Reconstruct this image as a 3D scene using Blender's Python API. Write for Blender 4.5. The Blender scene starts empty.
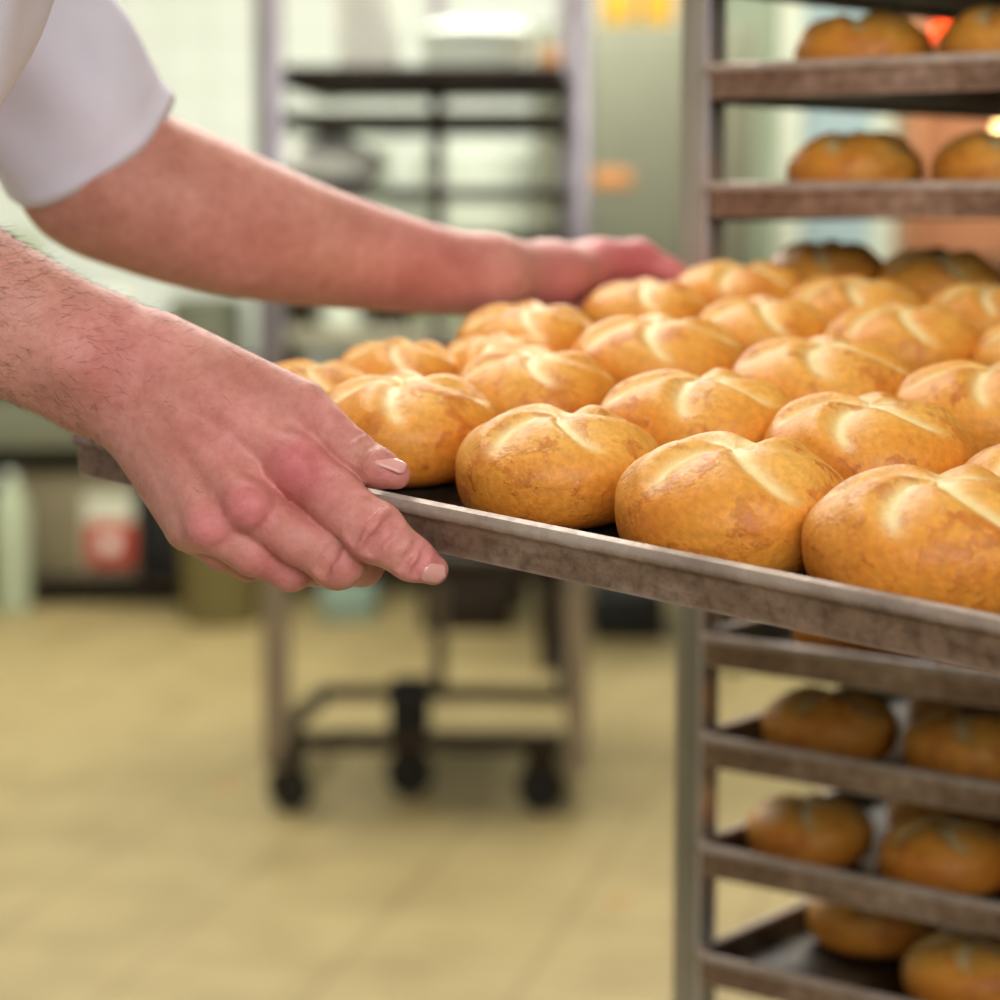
import bpy, bmesh, math, random
import numpy as np
from mathutils import Vector, Matrix

scene = bpy.context.scene
COL = scene.collection
F = 2400.0                                   # focal length in pixels of the 1000 px frame
PITCH = math.atan(300.0 / F)
EYE = Vector((0.0, 0.0, 1.15))

# ------------------------------------------------------------------ camera
cam_data = bpy.data.cameras.new('camera')
cam = bpy.data.objects.new('camera', cam_data)
COL.objects.link(cam)
cam.location = EYE
cam.rotation_euler = (math.pi / 2 - PITCH, 0, 0)
cam_data.sensor_width = 36.0
cam_data.lens = 36.0 * F / 1000.0
cam_data.clip_start = 0.05
cam_data.dof.use_dof = True
cam_data.dof.focus_distance = 1.15
cam_data.dof.aperture_fstop = 5.0
scene.camera = cam

# ------------------------------------------------------------------ world, lights, exposure
world = bpy.data.worlds.new('world')
scene.world = world
world.use_nodes = True
bg = world.node_tree.nodes['Background']
bg.inputs[0].default_value = (1.0, 0.97, 0.93, 1)
bg.inputs[1].default_value = 0.37
scene.view_settings.view_transform = 'Standard'
scene.view_settings.look = 'None'
scene.view_settings.gamma = 1.0
scene.view_settings.use_curve_mapping = False
scene.view_settings.exposure = 0.0


def area(name, loc, target, sx, sy, power, color):
    l = bpy.data.lights.new(name, 'AREA')
    l.shape = 'RECTANGLE'
    l.size, l.size_y = sx, sy
    l.energy = power
    l.color = color
    o = bpy.data.objects.new(name, l)
    COL.objects.link(o)
    o.location = loc
    d = Vector(target) - Vector(loc)
    o.rotation_euler = d.to_track_quat('-Z', 'Y').to_euler()
    return o


area('window_daylight', (0.55, -1.7, 2.3), (-0.1, 1.4, 1.05), 2.2, 1.5, 75, (0.96, 0.97, 1.0))
area('ceiling_light_near', (-0.5, 2.3, 2.84), (-0.35, 2.1, 0.0), 1.4, 0.8, 30, (1.0, 0.97, 0.92))
area('ceiling_light_far', (0.2, 4.9, 2.84), (0.1, 5.0, 0.0), 2.6, 1.4, 136, (1.0, 0.985, 0.93))
area('ceiling_light_left', (-1.4, 5.2, 2.84), (-1.3, 5.3, 0.0), 1.2, 1.2, 55, (1.0, 0.98, 0.90))

# ------------------------------------------------------------------ pixel helpers
FWD = Vector((0, math.cos(PITCH), -math.sin(PITCH)))
DWN = Vector((0, -math.sin(PITCH), -math.cos(PITCH)))
RGT = Vector((1, 0, 0))


def c2w(v):
    return RGT * v[0] + DWN * v[1] + FWD * v[2]


def pix(x, y, z):
    """world point seen at frame point (x, y), at depth z"""
    return EYE + c2w(((x - 500) / F * z, (y - 500) / F * z, z))


def height_at(dist, y):
    return EYE.z + dist * math.tan(math.atan((500 - y) / F) - PITCH)


def xat(px, dist):
    return (px - 500) / F * dist * 1.0

# ------------------------------------------------------------------ materials


def new_mat(name):
    m = bpy.data.materials.new(name)
    m.use_nodes = True
    nt = m.node_tree
    return m, nt, nt.nodes['Principled BSDF']


def lin(c):
    f = lambda v: (v / 255) / 12.92 if v / 255 <= 0.04045 else ((v / 255 + 0.055) / 1.055) ** 2.4
    return (f(c[0]), f(c[1]), f(c[2]), 1)


def nd(nt, t, **kw):
    n = nt.nodes.new(t)
    for k, v in kw.items():
        setattr(n, k, v)
    return n


def noise(nt, scale, detail=4, rough=0.55, coord='Object', stretch=None):
    tc = nd(nt, 'ShaderNodeTexCoord')
    n = nd(nt, 'ShaderNodeTexNoise')
    n.inputs['Scale'].default_value = scale
    n.inputs['Detail'].default_value = detail
    n.inputs['Roughness'].default_value = rough
    if stretch:
        mp = nd(nt, 'ShaderNodeMapping')
        mp.inputs['Scale'].default_value = stretch
        nt.links.new(tc.outputs[coord], mp.inputs[0])
        nt.links.new(mp.outputs[0], n.inputs['Vector'])
    else:
        nt.links.new(tc.outputs[coord], n.inputs['Vector'])
    return n


def ramp(nt, src, stops):
    r = nd(nt, 'ShaderNodeValToRGB')
    els = r.color_ramp.elements
    while len(els) < len(stops):
        els.new(0.5)
    for e, (p, c) in zip(els, stops):
        e.position = p
        e.color = c
    nt.links.new(src, r.inputs[0])
    return r


def mixc(nt, fac, a, b, mode='MIX'):
    m = nd(nt, 'ShaderNodeMix', data_type='RGBA', blend_type=mode)
    for sock, v in ((m.inputs[0], fac), (m.inputs[6], a), (m.inputs[7], b)):
        if hasattr(v, 'is_linked'):
            nt.links.new(v, sock)
        else:
            sock.default_value = v
    return m.outputs[2]


def bump(nt, bsdf, src, strength, dist):
    b = nd(nt, 'ShaderNodeBump')
    b.inputs['Strength'].default_value = strength
    b.inputs['Distance'].default_value = dist
    nt.links.new(src, b.inputs['Height'])
    nt.links.new(b.outputs[0], bsdf.inputs['Normal'])
    return b


def plain(name, rgb, rough=0.5, metal=0.0, var=0.12, scale=8.0, stretch=None, emit=None, estr=0.0):
    m, nt, b = new_mat(name)
    c = lin(rgb)
    n = noise(nt, scale, 5, 0.6, stretch=stretch)
    lo = tuple(v * (1 - var) for v in c[:3]) + (1,)
    hi = tuple(min(1, v * (1 + var)) for v in c[:3]) + (1,)
    r = ramp(nt, n.outputs['Fac'], [(0.3, lo), (0.7, hi)])
    nt.links.new(r.outputs[0], b.inputs['Base Color'])
    b.inputs['Roughness'].default_value = rough
    b.inputs['Metallic'].default_value = metal
    if emit:
        b.inputs['Emission Color'].default_value = lin(emit)
        b.inputs['Emission Strength'].default_value = estr
    return m


def mat_crust():
    m, nt, b = new_mat('bread_crust')
    at = nd(nt, 'ShaderNodeAttribute', attribute_name='groove')
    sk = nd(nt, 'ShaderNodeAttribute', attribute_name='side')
    oi = nd(nt, 'ShaderNodeObjectInfo')
    # soft blotches of the bake, each roll sampled at its own place in the noise
    tc = nd(nt, 'ShaderNodeTexCoord')
    ad = nd(nt, 'ShaderNodeVectorMath', operation='ADD')
    cb = nd(nt, 'ShaderNodeCombineXYZ')
    mu = nd(nt, 'ShaderNodeMath', operation='MULTIPLY')
    mu.inputs[1].default_value = 37.0
    nt.links.new(oi.outputs['Random'], mu.inputs[0])
    for k in range(3):
        nt.links.new(mu.outputs[0], cb.inputs[k])
    nt.links.new(tc.outputs['Object'], ad.inputs[0])
    nt.links.new(cb.outputs[0], ad.inputs[1])

    def nz(scale, detail, rough):
        n = nd(nt, 'ShaderNodeTexNoise')
        n.inputs['Scale'].default_value = scale
        n.inputs['Detail'].default_value = detail
        n.inputs['Roughness'].default_value = rough
        nt.links.new(ad.outputs[0], n.inputs['Vector'])
        return n
    big = nz(24, 3, 0.5)
    fine = nz(260, 4, 0.6)
    warp = nz(40, 4, 0.7)
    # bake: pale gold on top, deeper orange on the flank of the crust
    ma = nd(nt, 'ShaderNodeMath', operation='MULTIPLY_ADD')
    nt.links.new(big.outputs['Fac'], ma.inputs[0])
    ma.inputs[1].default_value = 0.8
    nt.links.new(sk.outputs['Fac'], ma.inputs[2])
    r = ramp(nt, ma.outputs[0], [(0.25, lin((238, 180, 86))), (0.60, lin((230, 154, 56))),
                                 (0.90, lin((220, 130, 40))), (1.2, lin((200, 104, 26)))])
    base = r.outputs[0]
    # flaky patches with crisp edges
    vo = nd(nt, 'ShaderNodeTexVoronoi', feature='SMOOTH_F1')
    vo.inputs['Scale'].default_value = 95
    vo.inputs['Smoothness'].default_value = 0.2
    wv = nd(nt, 'ShaderNodeVectorMath', operation='MULTIPLY_ADD')
    nt.links.new(warp.outputs['Color'], wv.inputs[0])
    wv.inputs[1].default_value = (0.03, 0.03, 0.03)
    nt.links.new(ad.outputs[0], wv.inputs[2])
    nt.links.new(wv.outputs[0], vo.inputs['Vector'])
    pr = ramp(nt, warp.outputs['Fac'], [(0.53, (0, 0, 0, 1)), (0.58, (0.9, 0.9, 0.9, 1))])
    flaky = nd(nt, 'ShaderNodeMath', operation='MULTIPLY')
    nt.links.new(pr.outputs[0], flaky.inputs[0])
    nt.links.new(vo.outputs['Distance'], flaky.inputs[1])
    base = mixc(nt, flaky.outputs[0], base, lin((196, 108, 36)))
    sp = ramp(nt, fine.outputs['Fac'], [(0.35, (0.86, 0.84, 0.8, 1)), (0.65, (1.08, 1.07, 1.04, 1))])
    base = mixc(nt, 1.0, base, sp.outputs[0], 'MULTIPLY')
    # pale dough where the folds opened
    gr = nd(nt, 'ShaderNodeMath', operation='MULTIPLY')
    g2 = ramp(nt, fine.outputs['Fac'], [(0.2, (0.75, 0.75, 0.75, 1)), (0.6, (1, 1, 1, 1))])
    nt.links.new(at.outputs['Fac'], gr.inputs[0])
    nt.links.new(g2.outputs[0], gr.inputs[1])
    base = mixc(nt, gr.outputs[0], base, lin((246, 222, 160)))
    nt.links.new(base, b.inputs['Base Color'])
    b.inputs['Roughness'].default_value = 0.46
    b.inputs['Specular IOR Level'].default_value = 0.4
    b.inputs['Subsurface Weight'].default_value = 0.12
    b.inputs['Subsurface Radius'].default_value = (0.012, 0.006, 0.002)
    b.inputs['Subsurface Scale'].default_value = 0.6
    hsum = nd(nt, 'ShaderNodeMath', operation='MULTIPLY_ADD')
    nt.links.new(flaky.outputs[0], hsum.inputs[0])
    hsum.inputs[1].default_value = 0.8
    nt.links.new(fine.outputs['Fac'], hsum.inputs[2])
    bump(nt, b, hsum.outputs[0], 0.6, 0.0013)
    return m


def mat_tray():
    m, nt, b = new_mat('baked_steel')
    n1 = noise(nt, 9, 6, 0.65, stretch=(1, 1, 3))
    n2 = noise(nt, 90, 4, 0.7)
    r = ramp(nt, n1.outputs['Fac'], [(0.30, lin((98, 74, 56))), (0.50, lin((142, 118, 100))), (0.72, lin((184, 164, 148)))])
    r2 = ramp(nt, n2.outputs['Fac'], [(0.34, (0.62, 0.55, 0.5, 1)), (0.55, (1, 1, 1, 1)), (0.75, (1.25, 1.25, 1.25, 1))])
    base = mixc(nt, 1.0, r.outputs[0], r2.outputs[0], 'MULTIPLY')
    wr = nd(nt, 'ShaderNodeAttribute', attribute_name='wear')
    wm = nd(nt, 'ShaderNodeMath', operation='MULTIPLY')
    nt.links.new(wr.outputs['Fac'], wm.inputs[0])
    nt.links.new(n1.outputs['Fac'], wm.inputs[1])
    base = mixc(nt, wm.outputs[0], base, lin((206, 192, 180)))
    # blackened baking surface with floury patches
    n4 = noise(nt, 11, 5, 0.6)
    fl = ramp(nt, n4.outputs['Fac'], [(0.50, lin((44, 33, 26))), (0.62, lin((92, 82, 62))), (0.72, lin((150, 142, 112)))])
    ca = nd(nt, 'ShaderNodeAttribute', attribute_name='carbon')
    base = mixc(nt, ca.outputs['Fac'], base, fl.outputs[0])
    nt.links.new(base, b.inputs['Base Color'])
    b.inputs['Metallic'].default_value = 0.3
    rr = ramp(nt, n2.outputs['Fac'], [(0.3, (0.6,) * 3 + (1,)), (0.7, (0.38,) * 3 + (1,))])
    nt.links.new(rr.outputs[0], b.inputs['Roughness'])
    bump(nt, b, n2.outputs['Fac'], 0.2, 0.0006)
    return m


def mat_skin():
    m, nt, b = new_mat('skin')
    pk = nd(nt, 'ShaderNodeAttribute', attribute_name='pink')
    n1 = noise(nt, 28, 4, 0.6)
    n2 = noise(nt, 420, 3, 0.6)
    base = mixc(nt, pk.outputs['Fac'], lin((202, 147, 128)), lin((216, 121, 128)))
    mo = ramp(nt, n1.outputs['Fac'], [(0.32, (0.84, 0.74, 0.70, 1)), (0.66, (1.06, 1.08, 1.08, 1))])
    base = mixc(nt, 1.0, base, mo.outputs[0], 'MULTIPLY')
    n3 = noise(nt, 150, 4, 0.65)
    m3 = ramp(nt, n3.outputs['Fac'], [(0.35, (0.90, 0.84, 0.83, 1)), (0.62, (1.03, 1.04, 1.04, 1))])
    base = mixc(nt, 1.0, base, m3.outputs[0], 'MULTIPLY')
    nt.links.new(base, b.inputs['Base Color'])
    b.inputs['Roughness'].default_value = 0.46
    b.inputs['Specular IOR Level'].default_value = 0.35
    b.inputs['Subsurface Weight'].default_value = 0.13
    b.inputs['Subsurface Radius'].default_value = (0.012, 0.004, 0.002)
    b.inputs['Subsurface Scale'].default_value = 0.5
    vo = nd(nt, 'ShaderNodeTexVoronoi', feature='DISTANCE_TO_EDGE')
    vo.inputs['Scale'].default_value = 700
    tc = nd(nt, 'ShaderNodeTexCoord')
    nt.links.new(tc.outputs['Object'], vo.inputs['Vector'])
    s = nd(nt, 'ShaderNodeMath', operation='ADD')
    nt.links.new(n2.outputs['Fac'], s.inputs[0])
    nt.links.new(vo.outputs['Distance'], s.inputs[1])
    bump(nt, b, s.outputs[0], 0.45, 0.0006)
    return m


def mat_cloth(name, rgb):
    m, nt, b = new_mat(name)
    n = noise(nt, 30, 3, 0.5)
    r = ramp(nt, n.outputs['Fac'], [(0.3, tuple(v * 0.95 for v in lin(rgb)[:3]) + (1,)), (0.7, lin(rgb))])
    nt.links.new(r.outputs[0], b.inputs['Base Color'])
    b.inputs['Roughness'].default_value = 0.85
    b.inputs['Sheen Weight'].default_value = 0.15
    n2 = noise(nt, 900, 2, 0.5)
    bump(nt, b, n2.outputs['Fac'], 0.15, 0.0006)
    return m


def mat_floor():
    m, nt, b = new_mat('floor_tiles')
    tc = nd(nt, 'ShaderNodeTexCoord')
    mp = nd(nt, 'ShaderNodeMapping')
    mp.inputs['Rotation'].default_value = (0, 0, math.radians(13))
    mp.inputs['Location'].default_value = (0.16, 0.1, 0)
    nt.links.new(tc.outputs['Object'], mp.inputs[0])
    br = nd(nt, 'ShaderNodeTexBrick')
    br.offset = 0.0
    br.inputs['Scale'].default_value = 1.0
    br.inputs['Brick Width'].default_value = 0.29
    br.inputs['Row Height'].default_value = 0.29
    br.inputs['Mortar Size'].default_value = 0.007
    br.inputs['Mortar Smooth'].default_value = 0.4
    br.inputs['Color1'].default_value = lin((160, 143, 99))
    br.inputs['Color2'].default_value = lin((155, 138, 94))
    br.inputs['Mortar'].default_value = lin((136, 119, 79))
    nt.links.new(mp.outputs[0], br.inputs['Vector'])
    n1 = noise(nt, 5, 6, 0.65)
    mo = ramp(nt, n1.outputs['Fac'], [(0.32, (0.80, 0.78, 0.72, 1)), (0.62, (1.04, 1.04, 1.03, 1))])
    base = mixc(nt, 1.0, br.outputs['Color'], mo.outputs[0], 'MULTIPLY')
    n2 = noise(nt, 1.7, 2, 0.5)
    st = ramp(nt, n2.outputs['Fac'], [(0.70, (0, 0, 0, 1)), (0.76, (0.5, 0.5, 0.5, 1))])
    base = mixc(nt, st.outputs[0], base, lin((150, 110, 56)))
    n5 = noise(nt, 45, 3, 0.6)
    for sx_, sy_, sr_ in ((620, 900, 0.022), (228, 786, 0.030)):
        dd = EYE.z / math.tan(math.atan((sy_ - 500) / F) + PITCH)
        dep = dd * math.cos(PITCH) + EYE.z * math.sin(PITCH)
        di = nd(nt, 'ShaderNodeVectorMath', operation='DISTANCE')
        nt.links.new(tc.outputs['Object'], di.inputs[0])
        di.inputs[1].default_value = ((sx_ - 500) / F * dep, dd, 0.0)
        ma = nd(nt, 'ShaderNodeMath', operation='MULTIPLY_ADD')
        nt.links.new(n5.outputs['Fac'], ma.inputs[0])
        ma.inputs[1].default_value = 0.03
        nt.links.new(di.outputs['Value'], ma.inputs[2])
        sr = ramp(nt, ma.outputs[0], [(sr_ + 0.008, (0.7, 0.7, 0.7, 1)), (sr_ + 0.024, (0, 0, 0, 1))])
        base = mixc(nt, sr.outputs[0], base, lin((158, 104, 36)))
    nt.links.new(base, b.inputs['Base Color'])
    b.inputs['Roughness'].default_value = 0.5
    return m


def mat_wall():
    m, nt, b = new_mat('wall_tiles')
    tc = nd(nt, 'ShaderNodeTexCoord')
    mp = nd(nt, 'ShaderNodeMapping')
    mp.inputs['Rotation'].default_value = (math.pi / 2, 0, 0)
    nt.links.new(tc.outputs['Object'], mp.inputs[0])
    br = nd(nt, 'ShaderNodeTexBrick')
    br.offset = 0.0
    br.inputs['Scale'].default_value = 1.0
    br.inputs['Brick Width'].default_value = 0.15
    br.inputs['Row Height'].default_value = 0.15
    br.inputs['Mortar Size'].default_value = 0.003
    br.inputs['Color1'].default_value = lin((226, 231, 220))
    br.inputs['Color2'].default_value = lin((221, 227, 215))
    br.inputs['Mortar'].default_value = lin((198, 203, 188))
    nt.links.new(mp.outputs[0], br.inputs['Vector'])
    nt.links.new(br.outputs['Color'], b.inputs['Base Color'])
    b.inputs['Roughness'].default_value = 0.3
    return m


M = {}
M['crust'] = mat_crust()
M['tray'] = mat_tray()
M['skin'] = mat_skin()
M['shirt'] = mat_cloth('white_cotton', (238, 237, 255))
M['trousers'] = mat_cloth('checked_trousers', (120, 124, 132))
M['floor'] = mat_floor()
M['wall'] = mat_wall()
M['ceiling'] = plain('ceiling_paint', (235, 235, 226), 0.9, 0, 0.03)
M['polished'] = plain('edge_highlight_steel', (226, 224, 232), 0.28, 0.85, 0.03, 10)  # bright steel kept for the highlight strips on the rack posts
M['post'] = plain('rack_steel', (168, 163, 150), 0.36, 0.5, 0.25, 14, (1, 1, 0.15))
M['steel'] = plain('brushed_steel', (176, 172, 150), 0.38, 0.7, 0.08, 10)
M['olive'] = plain('olive_steel', (114, 116, 96), 0.5, 0.3, 0.08, 4)
M['darksteel'] = plain('sooty_steel', (44, 34, 23), 0.5, 0.5, 0.3, 12)
M['chrome'] = plain('galvanised_steel', (158, 150, 152), 0.3, 0.92, 0.15, 10)
M['rubber'] = plain('black_rubber', (22, 20, 18), 0.7, 0, 0.2)
M['white'] = plain('white_plastic', (216, 224, 208), 0.5, 0, 0.03)
M['trimpaint'] = plain('cream_trim_paint', (206, 210, 188), 0.5, 0, 0.03)
M['paleblue'] = plain('pale_blue_paint', (158, 178, 180), 0.6, 0, 0.04)
M['palegreen'] = plain('pale_green_paint', (160, 168, 138), 0.6, 0, 0.06)
M['greygreen'] = plain('grey_green_paint', (136, 146, 122), 0.6, 0, 0.06)
M['black'] = plain('black_plastic', (14, 13, 12), 0.6, 0, 0.1)
M['label'] = plain('label_paper', (186, 186, 164), 0.6, 0, 0.05)
M['red'] = plain('red_label', (170, 48, 34), 0.5, 0, 0.05)
M['yellow'] = plain('yellow_packet', (196, 152, 40), 0.5, 0, 0.1)
M['orange'] = plain('orange_packet', (196, 134, 74), 0.5, 0, 0.1)
M['teal'] = plain('pale_teal_plastic', (126, 146, 130), 0.5, 0, 0.05)
M['boxsteel'] = plain('brown_grey_steel', (132, 122, 96), 0.45, 0.4, 0.08, 6)
M['bin'] = plain('olive_plastic', (112, 102, 60), 0.5, 0, 0.08)
M['flour'] = plain('floury_paper', (236, 236, 224), 0.85, 0, 0.06, 20)
M['nail'] = plain('fingernail', (220, 160, 150), 0.25, 0, 0.05, 60)
M['hair'] = plain('dark_hair', (58, 40, 30), 0.6, 0, 0.1)
M['eye'] = plain('eye_white', (230, 228, 222), 0.2, 0, 0.02)
M['iris'] = plain('brown_iris', (60, 40, 26), 0.2, 0, 0.1)
M['shoe'] = plain('white_leather', (210, 208, 200), 0.5, 0, 0.05)
M['ovenbrick'] = plain('oven_lining', (176, 134, 102), 0.7, 0, 0.2, 6)
M['lampglow'] = plain('oven_lamp', (255, 220, 150), 0.5, 0, 0.02, emit=(255, 214, 140), estr=9)
M['redglow'] = plain('heater_glow', (255, 80, 20), 0.5, 0, 0.02, emit=(255, 70, 20), estr=3.0)
M['tube'] = plain('light_diffuser', (250, 250, 240), 0.5, 0, 0.01, emit=(255, 250, 235), estr=2.0)

# ------------------------------------------------------------------ object helpers


def link(name, bm, m, parent=None, smooth=True, angle=40):
    me = bpy.data.meshes.new(name)
    bmesh.ops.recalc_face_normals(bm, faces=bm.faces)
    bm.to_mesh(me)
    bm.free()
    me.materials.append(m)
    if smooth:
        for p in me.polygons:
            p.use_smooth = True
        me.set_sharp_from_angle(angle=math.radians(angle))
    o = bpy.data.objects.new(name, me)
    COL.objects.link(o)
    if parent:
        o.parent = parent
    return o


def empty(name, loc=(0, 0, 0), rz=0.0):
    o = bpy.data.objects.new(name, None)
    COL.objects.link(o)
    o.location = loc
    o.rotation_euler = (0, 0, rz)
    return o


def tag(o, label=None, cat=None, group=None, kind=None):
    if label:
        o['label'] = label
    if cat:
        o['category'] = cat
    if group:
        o['group'] = group
    if kind:
        o['kind'] = kind
    return o


def box(bm, lo, hi, bev=0.0):
    c = [(a + b) / 2 for a, b in zip(lo, hi)]
    s = [b - a for a, b in zip(lo, hi)]
    r = bmesh.ops.create_cube(bm, size=1, matrix=Matrix.Translation(c) @ Matrix.Diagonal((s[0], s[1], s[2], 1)))
    if bev:
        es = list({e for v in r['verts'] for e in v.link_edges})
        bmesh.ops.bevel(bm, geom=es, offset=bev, segments=2, affect='EDGES', profile=0.5)
    return bm


def bar(bm, a, b, w, h, bev=0.0015):
    a, b = Vector(a), Vector(b)
    d = b - a
    q = d.to_track_quat('Z', 'X')
    r = bmesh.ops.create_cube(bm, size=1, matrix=Matrix.Translation((a + b) / 2) @ q.to_matrix().to_4x4() @ Matrix.Diagonal((w, h, d.length, 1)))
    if bev:
        es = list({e for v in r['verts'] for e in v.link_edges})
        bmesh.ops.bevel(bm, geom=es, offset=bev, segments=2, affect='EDGES')
    return bm


def cyl(bm, a, b, r0, r1=None, seg=24):
    a, b = Vector(a), Vector(b)
    d = b - a
    q = d.to_track_quat('Z', 'X')
    bmesh.ops.create_cone(bm, cap_ends=True, segments=seg, radius1=r0, radius2=r0 if r1 is None else r1, depth=d.length,
                          matrix=Matrix.Translation((a + b) / 2) @ q.to_matrix().to_4x4())
    return bm


def lathe(bm, prof, seg=32, center=(0, 0, 0), axis='Z'):
    rings = []
    for r, z in prof:
        ring = []
        for k in range(seg):
            a = 2 * math.pi * k / seg
            p = (r * math.cos(a), r * math.sin(a), z)
            if axis == 'X':
                p = (p[2], p[0], p[1])
            ring.append(bm.verts.new((p[0] + center[0], p[1] + center[1], p[2] + center[2])))
        rings.append(ring)
    for A, B in zip(rings, rings[1:]):
        for k in range(seg):
            bm.faces.new((A[k], A[(k + 1) % seg], B[(k + 1) % seg], B[k]))
    bm.faces.new(rings[0])
    bm.faces.new(list(reversed(rings[-1])))
    return bm


def structure(name, lo, hi, m):
    o = link(name, box(bmesh.new(), lo, hi), m, smooth=False)
    o['kind'] = 'structure'
    return o

# ------------------------------------------------------------------ the room


BACK = 7.6
structure('floor', (-4.2, -2.4, -0.06), (4.2, BACK + 0.1, 0.0), M['floor'])
structure('ceiling', (-4.2, -2.4, 2.9), (4.2, BACK + 0.1, 2.98), M['ceiling'])
structure('wall_back', (-4.2, BACK, 0.0), (4.2, BACK + 0.1, 2.9), M['wall'])
structure('wall_left', (-4.3, -2.4, 0.0), (-4.2, BACK, 2.9), M['wall'])
structure('wall_right', (4.2, -2.4, 0.0), (4.3, BACK, 2.9), M['wall'])

# ------------------------------------------------------------------ kaiser rolls
SEG, RNG = 110, 56


def roll_mesh(seed, h=0.0555, R=0.05):
    """five-fold kaiser roll, base on z = 0, one fold pointing to -y"""
    rnd = random.Random(seed)
    spokes = [(-math.pi / 2 + k * 2 * math.pi / 5 + rnd.uniform(-.16, .16)) for k in range(5)]
    depth = [rnd.uniform(0.75, 1.2) for _ in range(5)]
    reach = [rnd.uniform(1.05, 1.35) for _ in range(5)]
    bulge = [rnd.uniform(0.7, 1.3) for _ in range(5)]
    curl = rnd.uniform(0.35, 0.6)
    ph = [rnd.uniform(0, 6.28) for _ in range(6)]
    bm = bmesh.new()
    gl = bm.verts.layers.float.new('groove')
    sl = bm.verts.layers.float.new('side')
    rows = []
    for i in range(RNG + 1):
        phi = math.pi * i / RNG
        row = []
        for j in range(SEG):
            th = 2 * math.pi * j / SEG
            sp, cp = math.sin(phi), math.cos(phi)
            rho = R * (abs(sp) ** 0.86)
            z = h * 0.46 * cp
            if cp < 0:
                z = -h * 0.46 * (1 - (1 - abs(cp)) ** 2.0) ** 0.9
            # wobble of a hand-made roll
            wob = 1 + 0.022 * math.sin(2 * th + ph[0]) + 0.016 * math.sin(3 * th + ph[1]) + 0.008 * math.sin(5 * th + 2 * phi + ph[2])
            # folds
            best, gi, tw = 9, 0, th - curl * phi
            disp = 0.0
            g = 0.0
            for k in range(5):
                d = (tw - spokes[k] + math.pi) % (2 * math.pi) - math.pi
                arc = d * max(rho, 0.010)
                # steep on one side, gentle on the other: one lobe laps over the next
                wd = 0.0042 if arc < 0 else 0.0105
                fade = max(0.0, min(1.0, (reach[k] - phi) / 0.45))
                fade = fade * fade * (3 - 2 * fade)
                e = math.exp(-(arc / wd) ** 2)
                disp -= 0.0040 * depth[k] * e * fade
                pale = math.exp(-((arc - 0.0016) / 0.0042) ** 2)
                g = max(g, pale * fade)
                e2 = math.exp(-((arc + 0.011) / 0.010) ** 2)
                disp += 0.0019 * bulge[k] * e2 * fade
            centre = math.exp(-(phi / 0.16) ** 2)
            disp -= 0.002 * centre
            x, y = rho * wob * math.cos(th), rho * wob * math.sin(th)
            nx, ny, nz = sp * math.cos(th), sp * math.sin(th), cp
            top = max(0.0, cp + 0.25)
            x, y, z = x + nx * disp, y + ny * disp, z + nz * disp * 1.0
            z += h * 0.46
            z = max(z, 0.0) if cp < 0 else z
            v = bm.verts.new((x, y, z))
            v[gl] = min(1.0, g)
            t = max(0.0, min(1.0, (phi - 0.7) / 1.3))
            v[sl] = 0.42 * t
            row.append(v)
            if i in (0, RNG):
                break
        rows.append(row)
    for A, B in zip(rows, rows[1:]):
        for j in range(SEG):
            if len(A) == 1:
                bm.faces.new((A[0], B[j], B[(j + 1) % SEG]))
            elif len(B) == 1:
                bm.faces.new((A[j], B[0], A[(j + 1) % SEG]))
            else:
                bm.faces.new((A[j], B[j], B[(j + 1) % SEG], A[(j + 1) % SEG]))
    bmesh.ops.recalc_face_normals(bm, faces=bm.faces)
    me = bpy.data.meshes.new('kaiser_roll')
    bm.to_mesh(me)
    bm.free()
    for p in me.polygons:
        p.use_smooth = True
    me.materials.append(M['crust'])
    return me


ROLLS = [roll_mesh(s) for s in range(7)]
rng = random.Random(5)


def roll(mat4, diam, rz, variant, label, group, hs=1.0):
    o = bpy.data.objects.new('kaiser_roll', ROLLS[variant % len(ROLLS)])
    COL.objects.link(o)
    s = diam / 0.0985
    o.matrix_world = mat4 @ Matrix.Rotation(rz, 4, 'Z') @ Matrix.Diagonal((s, s, s * hs, 1))
    tag(o, label, 'bread roll', group)
    return o

# ------------------------------------------------------------------ baking trays


def tray_mesh(L, W, up=0.021, down=0.0035):
    """sheet-steel tray, floor on z = 0, a rolled lip above and a skirt below; near left corner at the origin, x along the front"""
    prof = [(-0.016, 0.0), (-0.010, 0.0015), (-0.0045, up - 0.004), (-0.003, up), (0.0, up + 0.0012), (0.0032, up),
            (0.0046, up - 0.003), (0.0040, up - 0.0062), (0.0018, up - 0.0078), (0.0012, up - 0.0095),
            (0.0008, -down + 0.002), (0.0002, -down), (-0.002, -down), (-0.004, -down + 0.0006), (-0.016, -0.002)]
    rad, nc = 0.018, 6
    bm = bmesh.new()
    wl = bm.verts.layers.float.new('wear')
    cl = bm.verts.layers.float.new('carbon')
    rings = []
    for pi, (off, z) in enumerate(prof):
        ring = []
        for cx, cy, a0 in ((rad, rad, math.pi), (L - rad, rad, 1.5 * math.pi), (L - rad, W - rad, 0), (rad, W - rad, 0.5 * math.pi)):
            for k in range(nc + 1):
                a = a0 + k * (math.pi / 2) / nc
                v = bm.verts.new((cx + (rad + off) * math.cos(a), cy + (rad + off) * math.sin(a), z))
                v[wl] = 0.85 if z > up - 0.004 else (0.5 if z < -down + 0.001 else 0.0)
                v[cl] = 1.0 if pi < 3 or pi > len(prof) - 4 else 0.0
                ring.append(v)
        rings.append(ring)
    n = len(rings[0])
    for A, B in zip(rings, rings[1:]):
        for k in range(n):
            bm.faces.new((A[k], A[(k + 1) % n], B[(k + 1) % n], B[k]))
    bm.faces.new(rings[0])
    bm.faces.new(rings[-1])
    return bm


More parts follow.
